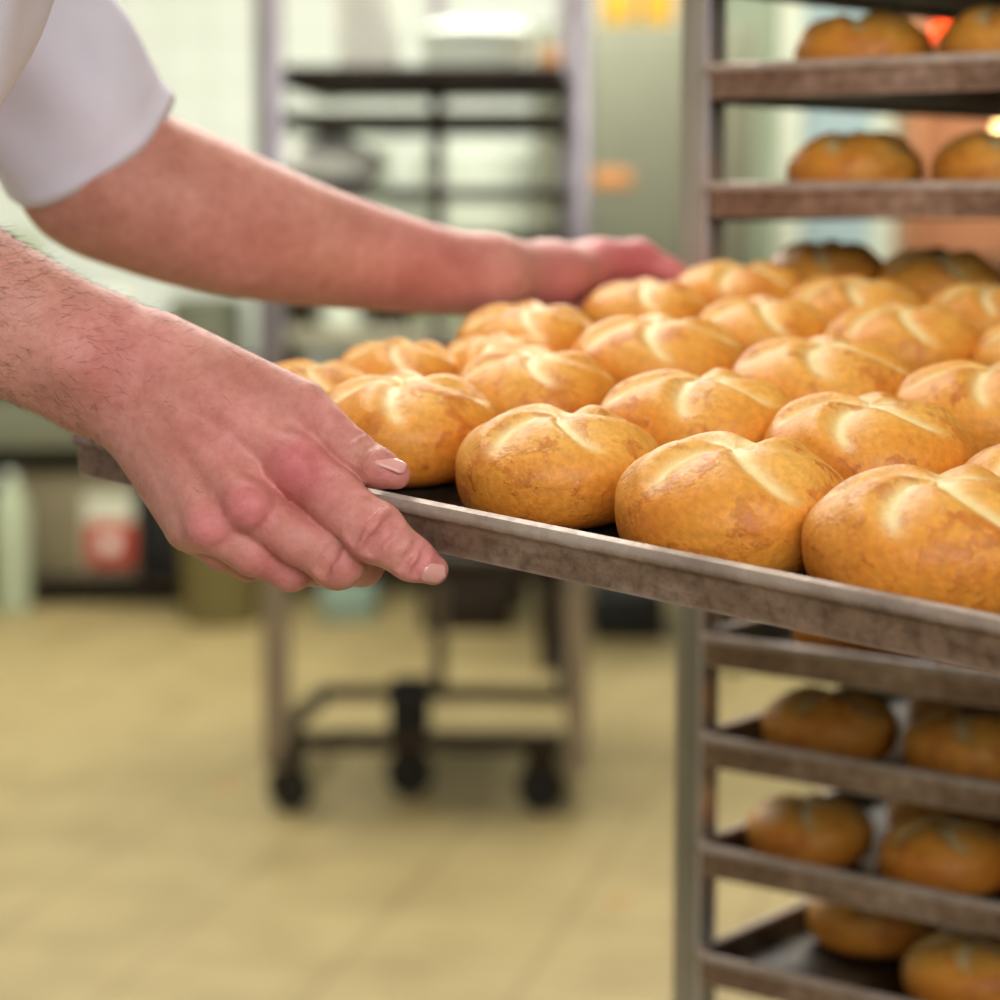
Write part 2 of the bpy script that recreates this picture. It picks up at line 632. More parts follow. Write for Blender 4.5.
# the held tray: fitted plane
SC = 0.926
YV, DPL = -110.0, 0.3045 * SC
n_c = Vector((0, -1, (YV - 500) / F)).normalized()
e_c = -Vector(((-2060 - 500) / F, (YV - 500) / F, 1)).normalized()
g_c = e_c.cross(n_c)
if g_c.z < 0:
    g_c = -g_c
ya = math.radians(5.5)
U_c = e_c * math.cos(ya) + g_c * math.sin(ya)
V_c = g_c * math.cos(ya) - e_c * math.sin(ya)


def on_plane(x, y, d):
    r = Vector(((x - 500) / F, (y - 500) / F, 1))
    return r * (-d / n_c.dot(r))


UW, VW, NW = c2w(U_c), c2w(V_c), c2w(n_c)
O_w = EYE + c2w(on_plane(408, 437, DPL + 0.03))       # under the first roll, on the tray floor
TRAY0 = Matrix(((UW.x, VW.x, NW.x, O_w.x), (UW.y, VW.y, NW.y, O_w.y), (UW.z, VW.z, NW.z, O_w.z), (0, 0, 0, 1)))
TINV = TRAY0.inverted()
d_rim = DPL + 0.03 - 0.0222
RIM = [TINV @ (EYE + c2w(on_plane(x, y, d_rim))) for x, y in ((80, 432), (382, 491), (600, 533), (1000, 614))]
TU0, TV0, TL, TW = RIM[0].x - 0.016, sum(p.y for p in RIM) / 4, 0.675, 0.83
tray = link('baking_tray', tray_mesh(TL, TW), M['tray'])
tray.matrix_world = TRAY0 @ Matrix.Translation((TU0, TV0, 0))
tag(tray, 'tilted steel baking tray full of golden rolls, held in both hands', 'baking tray')

HELD = [  # frame x, top edge, width, turn, label
    (404, 374, 190, 5, 'golden roll beside the thumb of the near hand'),
    (557, 407, 205, -40, 'golden front-row roll of the held tray, next right of the roll by the thumb'),
    (732, 437, 237, 14, 'large golden front-row roll of the held tray with a long pale curved fold'),
    (934, 468, 255, 30, 'nearest and largest golden roll, at the right end of the held front row'),
    (533, 350, 168, 0, 'golden roll in the second held row, right behind the roll by the thumb'),
    (698, 371, 197, -22, 'golden roll of the second held row, between and behind the two middle front rolls'),
    (866, 395, 208, -35, 'broad flat-topped golden roll of the second held row, behind the nearest roll'),
    (1060, 437, 200, 10, 'golden roll cut by the right frame edge, just behind the nearest roll'),
    (380, 338, 132, 10, 'golden roll with a front fold, directly behind the roll by the thumb'),
    (523, 304, 147, 0, 'golden roll beside the far wrist, left end of the third held row'),
    (657, 317, 173, -4, 'golden roll of the third held row, left of centre, below the far hand'),
    (820, 338, 190, -18, 'golden roll of third held row with short pale fold, centre right of the tray'),
    (990, 362, 190, -24, 'golden roll of the third held row at the right frame edge'),
    (290, 358, 120, 15, 'golden roll half hidden behind the near hand at the tray left edge'),
    (442, 337, 100, 0, 'small golden roll peeping out behind the second row at left of tray'),
    (634, 280, 132, 4, 'golden roll in front of the far hand'),
    (762, 299, 144, 0, 'golden roll of the fourth held row, next right of the roll before the far hand'),
    (906, 305, 158, 5, 'golden roll with three clear pale folds, fourth held row, right of centre'),
    (1022, 320, 150, -10, 'golden roll of the fourth held row at the right frame edge'),
    (741, 263, 136, -30, 'golden roll at the foot of the rack post'),
    (855, 278, 140, -12, 'golden roll of the fifth held row, under the rack, middle'),
    (988, 284, 134, 0, 'golden roll of the fifth held row at right frame edge, under the rack'),
    (826, 242, 122, -8, 'shaded golden roll at the back left of the held tray, inside the rack'),
    (938, 250, 130, 2, 'golden roll at the back right of the held tray, inside the rack'),
]
HPOS = []
to_cam = TRAY0.to_3x3().inverted() @ Vector((0, -1, 0))
view_turn = math.atan2(to_cam.y, to_cam.x) + math.pi / 2
for k, (x, y, w, turn, lab) in enumerate(HELD):
    yc, diam = y + w * 0.24, 0.1
    for _ in range(6):
        p = on_plane(x, yc, DPL + 0.03 - 0.0255 * diam / 0.1)
        diam = max(0.080, min(0.115, w * p.z / F))
        el = math.asin(-p.normalized().dot(n_c))
        half = math.hypot(diam / 2 * math.sin(el), 0.0264 * diam / 0.1 * math.cos(el))
        yc = y + half * F / p.z
    q = TINV @ (EYE + c2w(p))
    HPOS.append([q.x, q.y, diam])
for _ in range(40):
    for a in range(len(HPOS)):
        for b in range(a):
            A, B = HPOS[a], HPOS[b]
            dx, dy = A[0] - B[0], A[1] - B[1]
            d, need = math.hypot(dx, dy), 0.5 * (A[2] + B[2]) * (0.80 if a == 14 or b == 14 else 0.945)
            if d < need:
                m_ = (need - d) / d
                fa = 1.0 if a == 14 else 0.0 if b == 14 else 0.88 if A[1] > B[1] else 0.12   # the one farther back gives way
                A[0] += dx * m_ * fa
                A[1] += dy * m_ * fa
                B[0] -= dx * m_ * (1 - fa)
                B[1] -= dy * m_ * (1 - fa)
    for A in HPOS:
        A[0] = max(A[0], TU0 + A[2] * 0.5 + 0.0082)
        A[1] = min(max(A[1], TV0 + A[2] * 0.5 + 0.0065), TV0 + TW - A[2] * 0.5 - 0.006)
for k, (x, y, w, turn, lab) in enumerate(HELD):
    qx, qy, diam = HPOS[k]
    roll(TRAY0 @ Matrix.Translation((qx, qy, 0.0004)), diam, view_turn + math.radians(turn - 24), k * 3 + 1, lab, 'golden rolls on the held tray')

# ------------------------------------------------------------------ the tall rack being loaded
UH = Vector((UW.x, UW.y, 0)).normalized()
VH = Vector((-UH.y, UH.x, 0))
RK = pix(707, 200, 1.80)
RK = Vector((RK.x, RK.y, 0))
RACK0 = Matrix(((UH.x, VH.x, 0, RK.x), (UH.y, VH.y, 0, RK.y), (0, 0, 1, 0), (0, 0, 0, 1)))
RW, RD, PW = 0.66, 0.80, 0.026
rack = empty('bakery_rack')
rack.matrix_world = RACK0
tag(rack, 'tall steel bakery rack on the right loaded with trays of rolls', 'rack')
for sx in (0, 1):
    for sy in (0, 1):
        x0 = -PW if sx == 0 else RW
        y0 = 0 if sy == 0 else RD - PW
        po = link('post', box(bmesh.new(), (x0, y0, 0.13), (x0 + PW, y0 + PW, 1.86), 0.003), M['post'], rack)
        if sy == 0:
            ex = x0 + PW - 0.0022 if sx == 0 else x0 - 0.0012
            tag(link('edge_highlight_strip', box(bmesh.new(), (ex, -0.0012, 0.14), (ex + 0.0034, 0.004, 1.85), 0.0006), M['polished'], po), 'bright strip added for the highlight on the post edge')  # strip added to draw the bright highlight along the post corner
        cx, cy = x0 + PW / 2, y0 + PW / 2
        c = link('caster', cyl(bmesh.new(), (cx, cy, 0.10), (cx, cy, 0.13), 0.03), M['darksteel'], rack)
        wbm = lathe(bmesh.new(), [(0.02, -0.014), (0.046, -0.013), (0.05, -0.008), (0.05, 0.008), (0.046, 0.013), (0.02, 0.014)], 28, (cx, cy, 0.05), 'X')
        link('wheel', wbm, M['rubber'], c)
for z in (0.14, 1.83):
    b_ = bmesh.new()
    box(b_, (0, 0.002, z), (RW, 0.024, z + 0.025), 0.002)
    box(b_, (0, RD - 0.024, z), (RW, RD - 0.002, z + 0.025), 0.002)
    box(b_, (-PW, PW, z), (0, RD - PW, z + 0.025), 0.002)
    box(b_, (RW, PW, z), (RW + PW, RD - PW, z + 0.025), 0.002)
    link('frame', b_, M['post'], rack)
dist0 = RK.y
slots = [(-48, 'upper'), (64, 'u'), (182, 'u'), (631, 'l'), (731, 'l'), (840, 'l'), (948, 'l')]
level_z = [height_at(dist0 - 0.012, y) for y, _ in slots]
gap = (level_z[1] - level_z[2])
hidden = [level_z[2] - gap, level_z[2] - 2 * gap, level_z[2] - 3 * gap]
allz = level_z + hidden + [level_z[-1] - gap * k for k in range(1, 5)] + [level_z[0] + gap * k for k in range(1, 5)]
for z in allz:
    zz = z - 0.0222 - 0.0035
    for x0, x1, xw in ((0.0, 0.022, 0.0), (RW - 0.022, RW, RW - 0.002)):
        b_ = bmesh.new()
        box(b_, (x0, 0.012, zz - 0.0035), (x1, RD - 0.012, zz - 0.001))
        box(b_, (xw, 0.012, zz - 0.001), (xw + 0.002, RD - 0.012, zz + 0.016))
        link('tray_rail', b_, M['darksteel'], rack, smooth=False)
tnames = ['topmost visible', 'second from top', 'third from top, just above the held tray', 'first below the held tray', 'second below the held tray', 'third below the held tray', 'lowest visible']
tm = None
TRL = RW - 0.008
for k, z in enumerate(level_z):
    if tm is None:
        t = link('baking_tray', tray_mesh(TRL, 0.80), M['tray'])
        tm = t.data
    else:
        t = bpy.data.objects.new('baking_tray', tm)
        COL.objects.link(t)
    t.matrix_world = RACK0 @ Matrix.Translation((0.004, -0.016, z - 0.0222))
    tag(t, 'browned steel tray in the tall rack, %s' % tnames[k], 'baking tray', 'trays in the tall rack')
where = ['top tray', 'second tray from top', 'tray above the held one', 'first tray below held one', 'second tray below held one', 'third tray below held one', 'lowest visible tray']
cols_off = [0.10, 0.092, 0.090, 0.10, 0.080, 0.060, 0.18]
for k, z in enumerate(level_z):
    if k == 0:
        continue
    for r_ in range(3 if k < 3 else 2):
        for c_ in range(5):
            u = cols_off[k] + c_ * 0.120 + (0.059 if r_ % 2 else 0)
            if k == 6 and r_ == 0:
                u = 0.205 + c_ * 0.118
            v = (0.066 if k < 3 else 0.062) + r_ * 0.118
            if k == 6 and r_ == 1:
                u = 0.076 if c_ == 0 else 0.148 + c_ * 0.118
                if c_ == 0:
                    v = 0.140
            if u > TRL - 0.066:
                continue
            d = rng.uniform(0.097, 0.103) if k < 3 else rng.uniform(0.101, 0.107)
            d = min(d, 0.099) if k == 5 and c_ == 0 else d
            side = ['leftmost', 'second from left', 'third from left', 'fourth from left', 'fifth from left'][c_]
            rw = ['front row', 'middle row', 'back row'][r_]
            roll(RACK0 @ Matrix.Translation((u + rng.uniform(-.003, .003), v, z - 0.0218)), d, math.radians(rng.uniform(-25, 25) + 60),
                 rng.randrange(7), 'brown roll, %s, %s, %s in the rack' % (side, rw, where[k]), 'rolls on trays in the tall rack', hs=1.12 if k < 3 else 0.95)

# ------------------------------------------------------------------ the empty rack in the background
YB = 4.42                                           # ground distance of its front
B0 = Matrix.Translation((xat(258, YB), YB, 0)) @ Matrix.Rotation(math.radians(-3), 4, 'Z')
BW, BD, BP = 0.610, 0.72, 0.048
brack = empty('tray_trolley')
brack.matrix_world = B0
tag(brack, 'empty steel tray trolley on castors, standing on the tiled floor behind the arms', 'rack')
for x0, y0, w_, z0 in ((0, 0, BP, 0.088), (BW - BP * 0.8, 0, BP * 0.8, 0.088), (0.26, BD, 0.03, 0.088), (0.53, BD, 0.03, 0.088)):
    link('post', box(bmesh.new(), (x0, y0, z0), (x0 + w_, y0 + w_, 1.9), 0.003), M['chrome'] if z0 else M['post'], brack)
zb = height_at(YB, 747)
zr = height_at(YB + BD, 692)
b_ = bmesh.new()
bar(b_, (BP, 0.018, zb + 0.01), (BW - BP, 0.018, zb + 0.01), 0.03, 0.03)
bar(b_, (0.02, BD, zr), (BW - 0.04, BD, zr), 0.03, 0.03)
bar(b_, (0.018, 0.03, zb + 0.01), (0.03, BD, zr), 0.03, 0.03)
bar(b_, (BW - 0.02, 0.03, zb + 0.01), (BW - 0.04, BD, zr), 0.03, 0.03)
link('base_frame', b_, M['darksteel'], brack)
link('brace', bar(bmesh.new(), (0.53, BD, zr + 0.10), (BW - 0.02, 0.03, zb + 0.02), 0.03, 0.02), M['darksteel'], brack)
link('top_frame', bar(bmesh.new(), (0.01, 0.018, 1.885), (BW - 0.01, 0.018, 1.885), 0.03, 0.03), M['chrome'], brack)
for cx, cy, yaw in ((0.045, 0.03, 0), (0.522, 0.05, 40), (0.262, 0.16, 20)):
    c = link('caster', box(bmesh.new(), (cx - 0.03, cy - 0.03, 0.088), (cx + 0.03, cy + 0.03, zb), 0.004), M['darksteel'], brack)
    wbm = lathe(bmesh.new(), [(0.02, -0.016), (0.04, -0.016), (0.046, -0.01), (0.046, 0.01), (0.04, 0.016), (0.02, 0.016)], 28, (0, 0, 0), 'X')
    bmesh.ops.transform(wbm, matrix=Matrix.Translation((cx, cy, 0.046)) @ Matrix.Rotation(math.radians(60 + yaw), 4, 'Z'), verts=wbm.verts)
    link('wheel', wbm, M['rubber'], c)
link('castor_plate', box(bmesh.new(), (0.225, 0.12, zb - 0.005), (0.30, 0.20, zb + 0.10), 0.004), M['rubber'], brack)
tm2 = None
for k, (ypx, th_, lab) in enumerate(((66, 1.35, 'topmost, level with the shirt sleeve'), (112, 1.0, 'second, with a white bag beneath'), (188, 0.9, 'third, just above the forearm'),
                                     (238, 1.0, 'fourth, half hidden by the far hand'), (560, 1.6, 'lowest, below the near hand'))):
    if tm2 is None:
        t = link('baking_tray', tray_mesh(BW - 2 * BP - 0.01, BD - 0.01), M['darksteel'])
        tm2 = t.data
    else:
        t = bpy.data.objects.new('baking_tray', tm2)
        COL.objects.link(t)
    t.matrix_world = B0 @ Matrix.Translation((BP + 0.004, 0.012, height_at(YB, ypx) - 0.021 * th_)) @ Matrix.Diagonal((1, 1, th_, 1))
    tag(t, 'dark empty tray in the background trolley, %s' % lab, 'baking tray', 'trays in the background trolley')
for z in [height_at(YB, y) - (0.0235) * t_ for y, t_ in ((66, 1.35), (112, 1.0), (188, 0.9), (238, 1.0), (560, 1.6))]:
    link('tray_rail', box(bmesh.new(), (BP - 0.002, 0.0, z - 0.006), (BP + 0.02, BD, z - 0.002)), M['darksteel'], brack, smooth=False)
    link('tray_rail', box(bmesh.new(), (BW - BP - 0.02, 0.0, z - 0.006), (BW - BP * 0.8 + 0.002, BD, z - 0.002)), M['darksteel'], brack, smooth=False)


def px_box(bm, x0, y0, x1, y1, dist, depth, bev=0.004, floor=False):
    """box whose front face fills a frame rectangle at a given ground distance"""
    lo = (xat(x0, dist), dist, 0.0 if floor else height_at(dist, y1))
    hi = (xat(x1, dist), dist + depth, height_at(dist, y0))
    return box(bm, lo, hi, bev)


def lump(bm, center, rad, seed, amp=0.12, fl=0.0, seg=40):
    r = random.Random(seed)
    ph = [r.uniform(0, 6.28) for _ in range(8)]
    res = bmesh.ops.create_uvsphere(bm, u_segments=seg, v_segments=seg // 2, radius=1)
    for v in res['verts']:
        x, y, z = v.co
        d = 1 + amp * (math.sin(3 * x + ph[0]) * math.sin(4 * z + ph[1]) + 0.6 * math.sin(6 * y + ph[2] + 3 * x) + 0.4 * math.sin(9 * z + ph[3] + 5 * x))
        z2 = max(z, -1 + fl)
        v.co = (center[0] + x * rad[0] * d, center[1] + y * rad[1] * d, center[2] + z2 * rad[2] * d)
    return bm


# --- things along the back
DB = 6.75


def cabinet(x0, y0, x1, y1, dist, depth, body, label, n_doors, cat='cabinet', door=None):
    t = empty('base_cabinet', ((xat(x0, dist) + xat(x1, dist)) / 2, dist, 0))
    tag(t, label, cat)
    w = (xat(x1, dist) - xat(x0, dist)) / 2
    zt, z0_ = height_at(dist, y0), max(0.0, height_at(dist, y1))
    link('body', box(bmesh.new(), (-w, 0.02, z0_), (w, depth, zt), 0.005), body, t)
    for k in range(n_doors):
        a = -w + 2 * w * k / n_doors + 0.006
        b = -w + 2 * w * (k + 1) / n_doors - 0.006
        d = link('door', box(bmesh.new(), (a, 0, z0_ + 0.03), (b, 0.02, zt - 0.03), 0.004), door or body, t)
        link('handle', bar(bmesh.new(), (b - 0.06, -0.02, zt - 0.12), (b - 0.06, -0.02, zt - 0.24), 0.014, 0.014), M['chrome'], d)
    return t


def table(x0, x1, ytop, dist, depth, th, m, label, legs=True, lm=None, sz=0.05):
    t = empty('worktable', ((xat(x0, dist) + xat(x1, dist)) / 2, dist, 0))
    tag(t, label, 'table')
    w = (xat(x1, dist) - xat(x0, dist)) / 2
    zt = height_at(dist, ytop)
    link('tabletop', box(bmesh.new(), (-w, 0, zt - th), (w, depth, zt), 0.006), m, t)
    if legs:
        for sx in (-w + 0.04, w - 0.04):
            for sy in (0.04, depth - 0.04):
                link('leg', box(bmesh.new(), (sx - 0.025, sy - 0.025, 0), (sx + 0.025, sy + 0.025, zt - th), 0.003), lm or M['darksteel'], t)
        link('shelf', box(bmesh.new(), (-w + 0.05, 0.05, sz), (w - 0.05, depth - 0.03, sz + 0.025), 0.003), lm or M['darksteel'], t)
    return t


# long worktable at the left with a deep olive front
tbl = table(-420, 250, 372, 6.70, 0.75, 0.045, M['olive'], 'long olive steel worktable against the back wall, left of the trolley')
wz = height_at(6.70, 372)
link('apron', box(bmesh.new(), (-(xat(250, 6.70) - xat(-420, 6.70)) / 2 + 0.03, 0.03, height_at(6.70, 450)), ((xat(250, 6.70) - xat(-420, 6.70)) / 2 - 0.03, 0.06, wz - 0.045), 0.003), M['olive'], tbl)
for x0, x1, y0, mm, lab in ((8, 44, 232, 'palegreen', 'tall pale green canister at the left end of the left worktable'), (62, 142, 292, 'flour', 'wide pale canister on the left worktable, between green and olive ones'),
                            (168, 246, 296, 'olive', 'wide olive canister on the left worktable, behind the near wrist')):
    d_ = 7.05
    r_ = (xat(x1, d_) - xat(x0, d_)) / 2 * 0.96
    cn = empty('canister', (xat((x0 + x1) / 2, d_), d_, wz + 0.001))
    tag(cn, lab, 'canister')
    hh = height_at(d_, y0) - wz
    link('body', lathe(bmesh.new(), [(r_ * .95, 0), (r_, 0.005), (r_, hh * .85), (r_ * .97, hh * .86)], 28), M[mm], cn)
    link('lid', lathe(bmesh.new(), [(r_ * 1.03, hh * .86), (r_ * 1.03, hh * .95), (r_ * .6, hh), (0.01, hh)], 28), M[mm], cn)
link('shade_panel', box(bmesh.new(), (-(xat(250, 6.70) - xat(-420, 6.70)) / 2 + 0.06, 0.70, 0.076), ((xat(250, 6.70) - xat(-420, 6.70)) / 2 - 0.06, 0.715, wz - 0.05), 0.002), M['darksteel'], tbl)  # dark sheet added to put the shade into the gap below the apron
# under it
t = empty('storage_box', (xat(65, 6.80), 6.80, 0))
tag(t, 'low grey brown storage box under the left worktable with a red and white label', 'box')
hw = (xat(132, 6.80) - xat(-2, 6.80)) / 2
link('body', box(bmesh.new(), (-hw, 0, 0.0755), (hw, 0.4, height_at(6.80, 476)), 0.01), M['boxsteel'], t)
lx0, lx1 = xat(80, 6.80) - xat(65, 6.80), xat(130, 6.80) - xat(65, 6.80)
link('label_plate', box(bmesh.new(), (lx0, -0.004, height_at(6.80, 568)), (lx1, 0, height_at(6.80, 495)), 0.001), M['label'], t)
link('label_print', box(bmesh.new(), (lx0 + 0.01, -0.007, height_at(6.80, 566)), (lx1, -0.004, height_at(6.80, 522)), 0.001), M['red'], t)
link('label_spot', lathe(bmesh.new(), [(0.001, 0), (0.026, 0), (0.026, 0.003), (0.001, 0.003)], 20), M['white'], t)
sp = t.children[-1]
sp.matrix_local = Matrix.Translation((lx0 + 0.075, -0.007, height_at(6.80, 543))) @ Matrix.Rotation(math.pi / 2, 4, 'X')
link('lid', box(bmesh.new(), (-hw - 0.008, -0.008, height_at(6.80, 478)), (hw + 0.008, 0.408, height_at(6.80, 472)), 0.003), M['boxsteel'], t)
# pale green bottle at the frame edge
bt = empty('cleaning_bottle', (xat(6, 6.66), 6.66, 0.0))
tag(bt, 'pale green plastic bottle at the left frame edge, before the worktable', 'bottle')
hb = height_at(6.66, 474)
link('body', lathe(bmesh.new(), [(0.02, 0), (0.05, 0.004), (0.052, 0.02), (0.052, hb * 0.72), (0.03, hb * 0.9), (0.016, hb * 0.94), (0.016, hb * 0.97)], 24), M['palegreen'], bt)
link('cap', lathe(bmesh.new(), [(0.018, hb * 0.95), (0.02, hb * 0.96), (0.02, hb), (0.01, hb + 0.004)], 20), M['white'], bt)
# round ingredient bin
bn = empty('ingredient_bin', (xat(218, 6.50), 6.50, 0))
tag(bn, 'round olive ingredient bin on the floor below the near hand', 'bin')
rb = (xat(262, 6.50) - xat(176, 6.50)) / 2
zt = height_at(6.50, 470)
link('tub', lathe(bmesh.new(), [(rb * 0.86, 0.0), (rb * 0.9, 0.01), (rb, zt - 0.04), (rb * 1.03, zt - 0.03), (rb * 1.03, zt)], 40), M['bin'], bn)
link('lid', lathe(bmesh.new(), [(rb * 1.05, zt), (rb * 1.05, zt + 0.02), (rb * 0.9, zt + 0.035), (0.02, zt + 0.045)], 40), M['bin'], bn)
bx = tag(link('dark_gap_block', box(bmesh.new(), (xat(139, 6.85), 6.85, 0.0755), (xat(182, 6.85), 7.15, height_at(6.85, 478)), 0.01), M['black']), 'added black block for the dark gap between the storage box and the round bin', 'crate')  # added black block, puts the dark of the shaded gap into its colour
bx.location.z -= 0.0

# mid table, behind the trolley, with things under it
tb2 = table(262, 532, 330, 6.7, 0.7, 0.045, M['steel'], 'steel worktable behind the tray trolley', True, None, 0.30)
for x0, y0, x1, y1, mm, lab, nm, ct in (
        (318, 588, 372, 622, 'teal', 'pale teal box on the floor under the worktable behind the trolley', 'plastic_box', 'box'),
        (596, 596, 668, 640, 'black', 'black crate on the floor left of the tall rack post', 'crate', 'crate'),
        (420, 590, 512, 632, 'darksteel', 'dark steel box under the worktable behind the trolley', 'steel_box', 'box'),
        (538, 585, 590, 632, 'black', 'black box on the floor right of the dark steel box behind the trolley', 'storage_crate', 'crate')):
    d_ = EYE.z / math.tan(math.atan((y1 - 500) / F) + PITCH)
    o = px_box(bmesh.new(), x0, y0, x1, y1, d_, 0.3, 0.01, True)
    tag(link(nm, o, M[mm]), lab, ct)
# containers standing on the worktable
zt2 = height_at(6.7, 330)
for x0, x1, y0, mm, lab in ((268, 318, 292, 'darksteel', 'dark steel canister on the worktable, left, under the forearm'), (322, 362, 288, 'white', 'off white canister on the worktable between two dark ones'),
                            (366, 412, 290, 'darksteel', 'dark steel canister on the worktable, right of the white one'), (416, 470, 284, 'palegreen', 'pale green canister on the worktable, nearest the far wrist')):
    d_ = 6.95
    r_ = (xat(x1, d_) - xat(x0, d_)) / 2 * 0.96
    cn = empty('canister', (xat((x0 + x1) / 2, d_), d_, zt2 + 0.001))
    tag(cn, lab, 'canister')
    hh = height_at(d_, y0) - zt2
    link('body', lathe(bmesh.new(), [(r_ * .95, 0), (r_, 0.005), (r_, hh * .85), (r_ * .97, hh * .86)], 28), M[mm], cn)
    link('lid', lathe(bmesh.new(), [(r_ * 1.03, hh * .86), (r_ * 1.03, hh * .95), (r_ * .6, hh), (0.01, hh)], 28), M[mm], cn)

# big pale mixing machine / tubs on a shelf behind the trolley
sh = empty('wall_shelf', (xat(420, 7.1), 7.1, 0))
tag(sh, 'steel wall shelf behind the tray trolley carrying pale tubs', 'shelf')
zs = height_at(7.1, 232)
link('board', box(bmesh.new(), (-0.42, 0, zs - 0.03), (0.50, 0.49, zs), 0.004), M['steel'], sh)
for sx in (-0.4, 0.35):
    link('bracket', bar(bmesh.new(), (sx, 0.48, zs - 0.25), (sx, 0.08, zs - 0.03), 0.02, 0.02), M['steel'], sh)


def tub(x0, x1, ytop, ybot, dist, m, label, nm='tub', flare=1.04, z0=None):
    r_ = (xat(x1, dist) - xat(x0, dist)) / 2
    zb_ = height_at(dist, ybot) if z0 is None else z0
    h_ = height_at(dist, ytop) - zb_
    o = empty(nm, (xat((x0 + x1) / 2, dist), dist, zb_))
    tag(o, label, 'tub')
    link('body', lathe(bmesh.new(), [(r_ * .9, 0), (r_ * .93, 0.006), (r_, h_ * .72), (r_ * flare, h_ * .74), (r_ * flare, h_ * .80)], 36), m, o)
    link('lid', lathe(bmesh.new(), [(r_ * flare * 1.02, h_ * .80), (r_ * flare * 1.02, h_ * .86), (r_ * .8, h_ * .97), (0.02, h_)], 36), m, o)
    return o


tub(418, 532, 142, 232, 7.3, M['white'], 'wide white tub on the shelf behind the trolley', z0=zs + 0.001)
tub(300, 392, 128, 232, 7.3, M['white'], 'white tub on the shelf left of the wide white tub', z0=zs + 0.001)
zt3 = height_at(YB, 66) - 0.021 * 1.35 + 0.002
YT = YB + 0.33
tub(424, 530, 22, 76, YT, M['white'], 'white bucket standing on the top tray of the background trolley', 'bucket', z0=zt3)
tub(338, 402, -60, 76, YT, M['flour'], 'tall pale drum standing on the top tray of the background trolley', 'drum', z0=zt3)
pk_ = link('packet', box(bmesh.new(), (xat(541, YT), YT, zt3), (xat(559, YT), YT + 0.05, height_at(YT, 48)), 0.004), M['orange'])
tag(pk_, 'small orange packet on the top tray of the trolley, right of the white bucket', 'packet')
# white flour bag on the trolley tray
zz = height_at(YB, 188) - 0.012
fb = link('flour_bag', lump(bmesh.new(), (0, 0, 0), (0.10, 0.12, 0.056), 3, 0.06, 0.25), M['flour'])
fb.location = (xat(335, YB + .2), YB + 0.165, zz + 0.052)
tag(fb, 'white flour bag lying on the third tray of the background trolley', 'bag')

# tall olive steel cupboard to the right of the trolley
cp = empty('steel_cupboard', (xat(644, 5.75), 5.75, 0))
tag(cp, 'tall olive green steel cupboard between the trolley and the tall rack', 'cupboard')
w_ = (xat(752, 5.75) - xat(536, 5.75)) / 2
zc = height_at(5.75, 24)
link('body', box(bmesh.new(), (-w_, 0.02, 0.62), (w_, 0.6, zc), 0.006), M['olive'], cp)
link('door', box(bmesh.new(), (-w_ + .01, 0, 0.70), (w_ - .01, 0.02, zc - .03), 0.005), M['olive'], cp)
for sx in (-w_ + 0.03, w_ - 0.03):
    for sy in (0.06, 0.56):
        link('leg', box(bmesh.new(), (sx - .02, sy - .02, 0), (sx + .02, sy + .02, 0.62), 0.003), M['darksteel'], cp)
st = link('sticker', box(bmesh.new(), (xat(592, 5.75) - xat(644, 5.75), -0.003, height_at(5.75, 187)), (xat(630, 5.75) - xat(644, 5.75), 0, height_at(5.75, 170)), 0.001), M['orange'], cp)
tag(st, 'orange sticker on the cupboard door')
for x0, x1, y0, mm, lab in ((600, 634, -20, 'yellow', 'yellow packet lying on top of the olive cupboard, left'), (640, 672, -24, 'yellow', 'yellow packet on top of the olive cupboard, beside the rack post')):
    tag(link('packet', box(bmesh.new(), (xat(x0, 5.8), 5.8, zc + 0.001), (xat(x1, 5.8), 5.95, height_at(5.8, y0)), 0.008), M[mm]), lab, 'packet')
# pale door and frame to the right, then the oven
dr = structure('door_1', (xat(796, 6.9), 6.9, 0), (xat(868, 6.9), 6.95, 2.2), M['paleblue'])
dr2 = structure('trim_1', (xat(776, 6.9), 6.86, 0), (xat(797, 6.9), 6.96, 2.3), M['trimpaint'])
dr3 = structure('trim_2', (xat(867, 6.9), 6.86, 0), (xat(888, 6.9), 6.96, 2.3), M['trimpaint'])
structure('wall_partition', (xat(700, 6.98), 6.97, 0), (xat(1300, 6.98), 7.05, 2.9), M['greygreen'])

ov = empty('deck_oven', (xat(1000, 4.6), 4.6, 0), math.radians(-12))
tag(ov, 'lit bakery deck oven glowing orange behind the tall rack', 'oven')
ox0, ox1 = xat(893, 4.6) - xat(1000, 4.6), xat(1170, 4.6) - xat(1000, 4.6)
link('base', box(bmesh.new(), (ox0, 0, 0.1), (ox1, 0.9, 1.02), 0.006), M['darksteel'], ov)
link('hood', box(bmesh.new(), (ox0, 0, 1.62), (ox1, 0.9, 2.1), 0.006), M['steel'], ov)
b_ = bmesh.new()
box(b_, (ox0, 0.0, 1.02), (ox0 + 0.03, 0.9, 1.62))
box(b_, (ox1 - 0.03, 0.0, 1.02), (ox1, 0.9, 1.62))
box(b_, (ox0, 0.86, 1.02), (ox1, 0.9, 1.62))
link('chamber', b_, M['ovenbrick'], ov, smooth=False)
for sx in (ox0 + .05, ox1 - .05):
    for sy in (.06, .84):
        link('foot', box(bmesh.new(), (sx - .03, sy - .03, 0), (sx + .03, sy + .03, .1)), M['darksteel'], ov)
lm_ = link('oven_lamp', lathe(bmesh.new(), [(0.005, 0), (0.03, 0.006), (0.036, 0.03), (0.036, 0.04)], 24), M['lampglow'], ov)
lm_.location = (xat(988, 4.8) - xat(1000, 4.6), 0.25, height_at(4.85, 134) - 0.02)
hb_ = link('heating_bar', bar(bmesh.new(), (xat(888, 5) - xat(1000, 4.6), 0.5, height_at(5.1, 30)), (xat(926, 5) - xat(1000, 4.6), 0.5, height_at(5.1, 30)), 0.03, 0.03), M['redglow'], ov)
pl_ = bpy.data.lights.new('oven_glow', 'AREA')
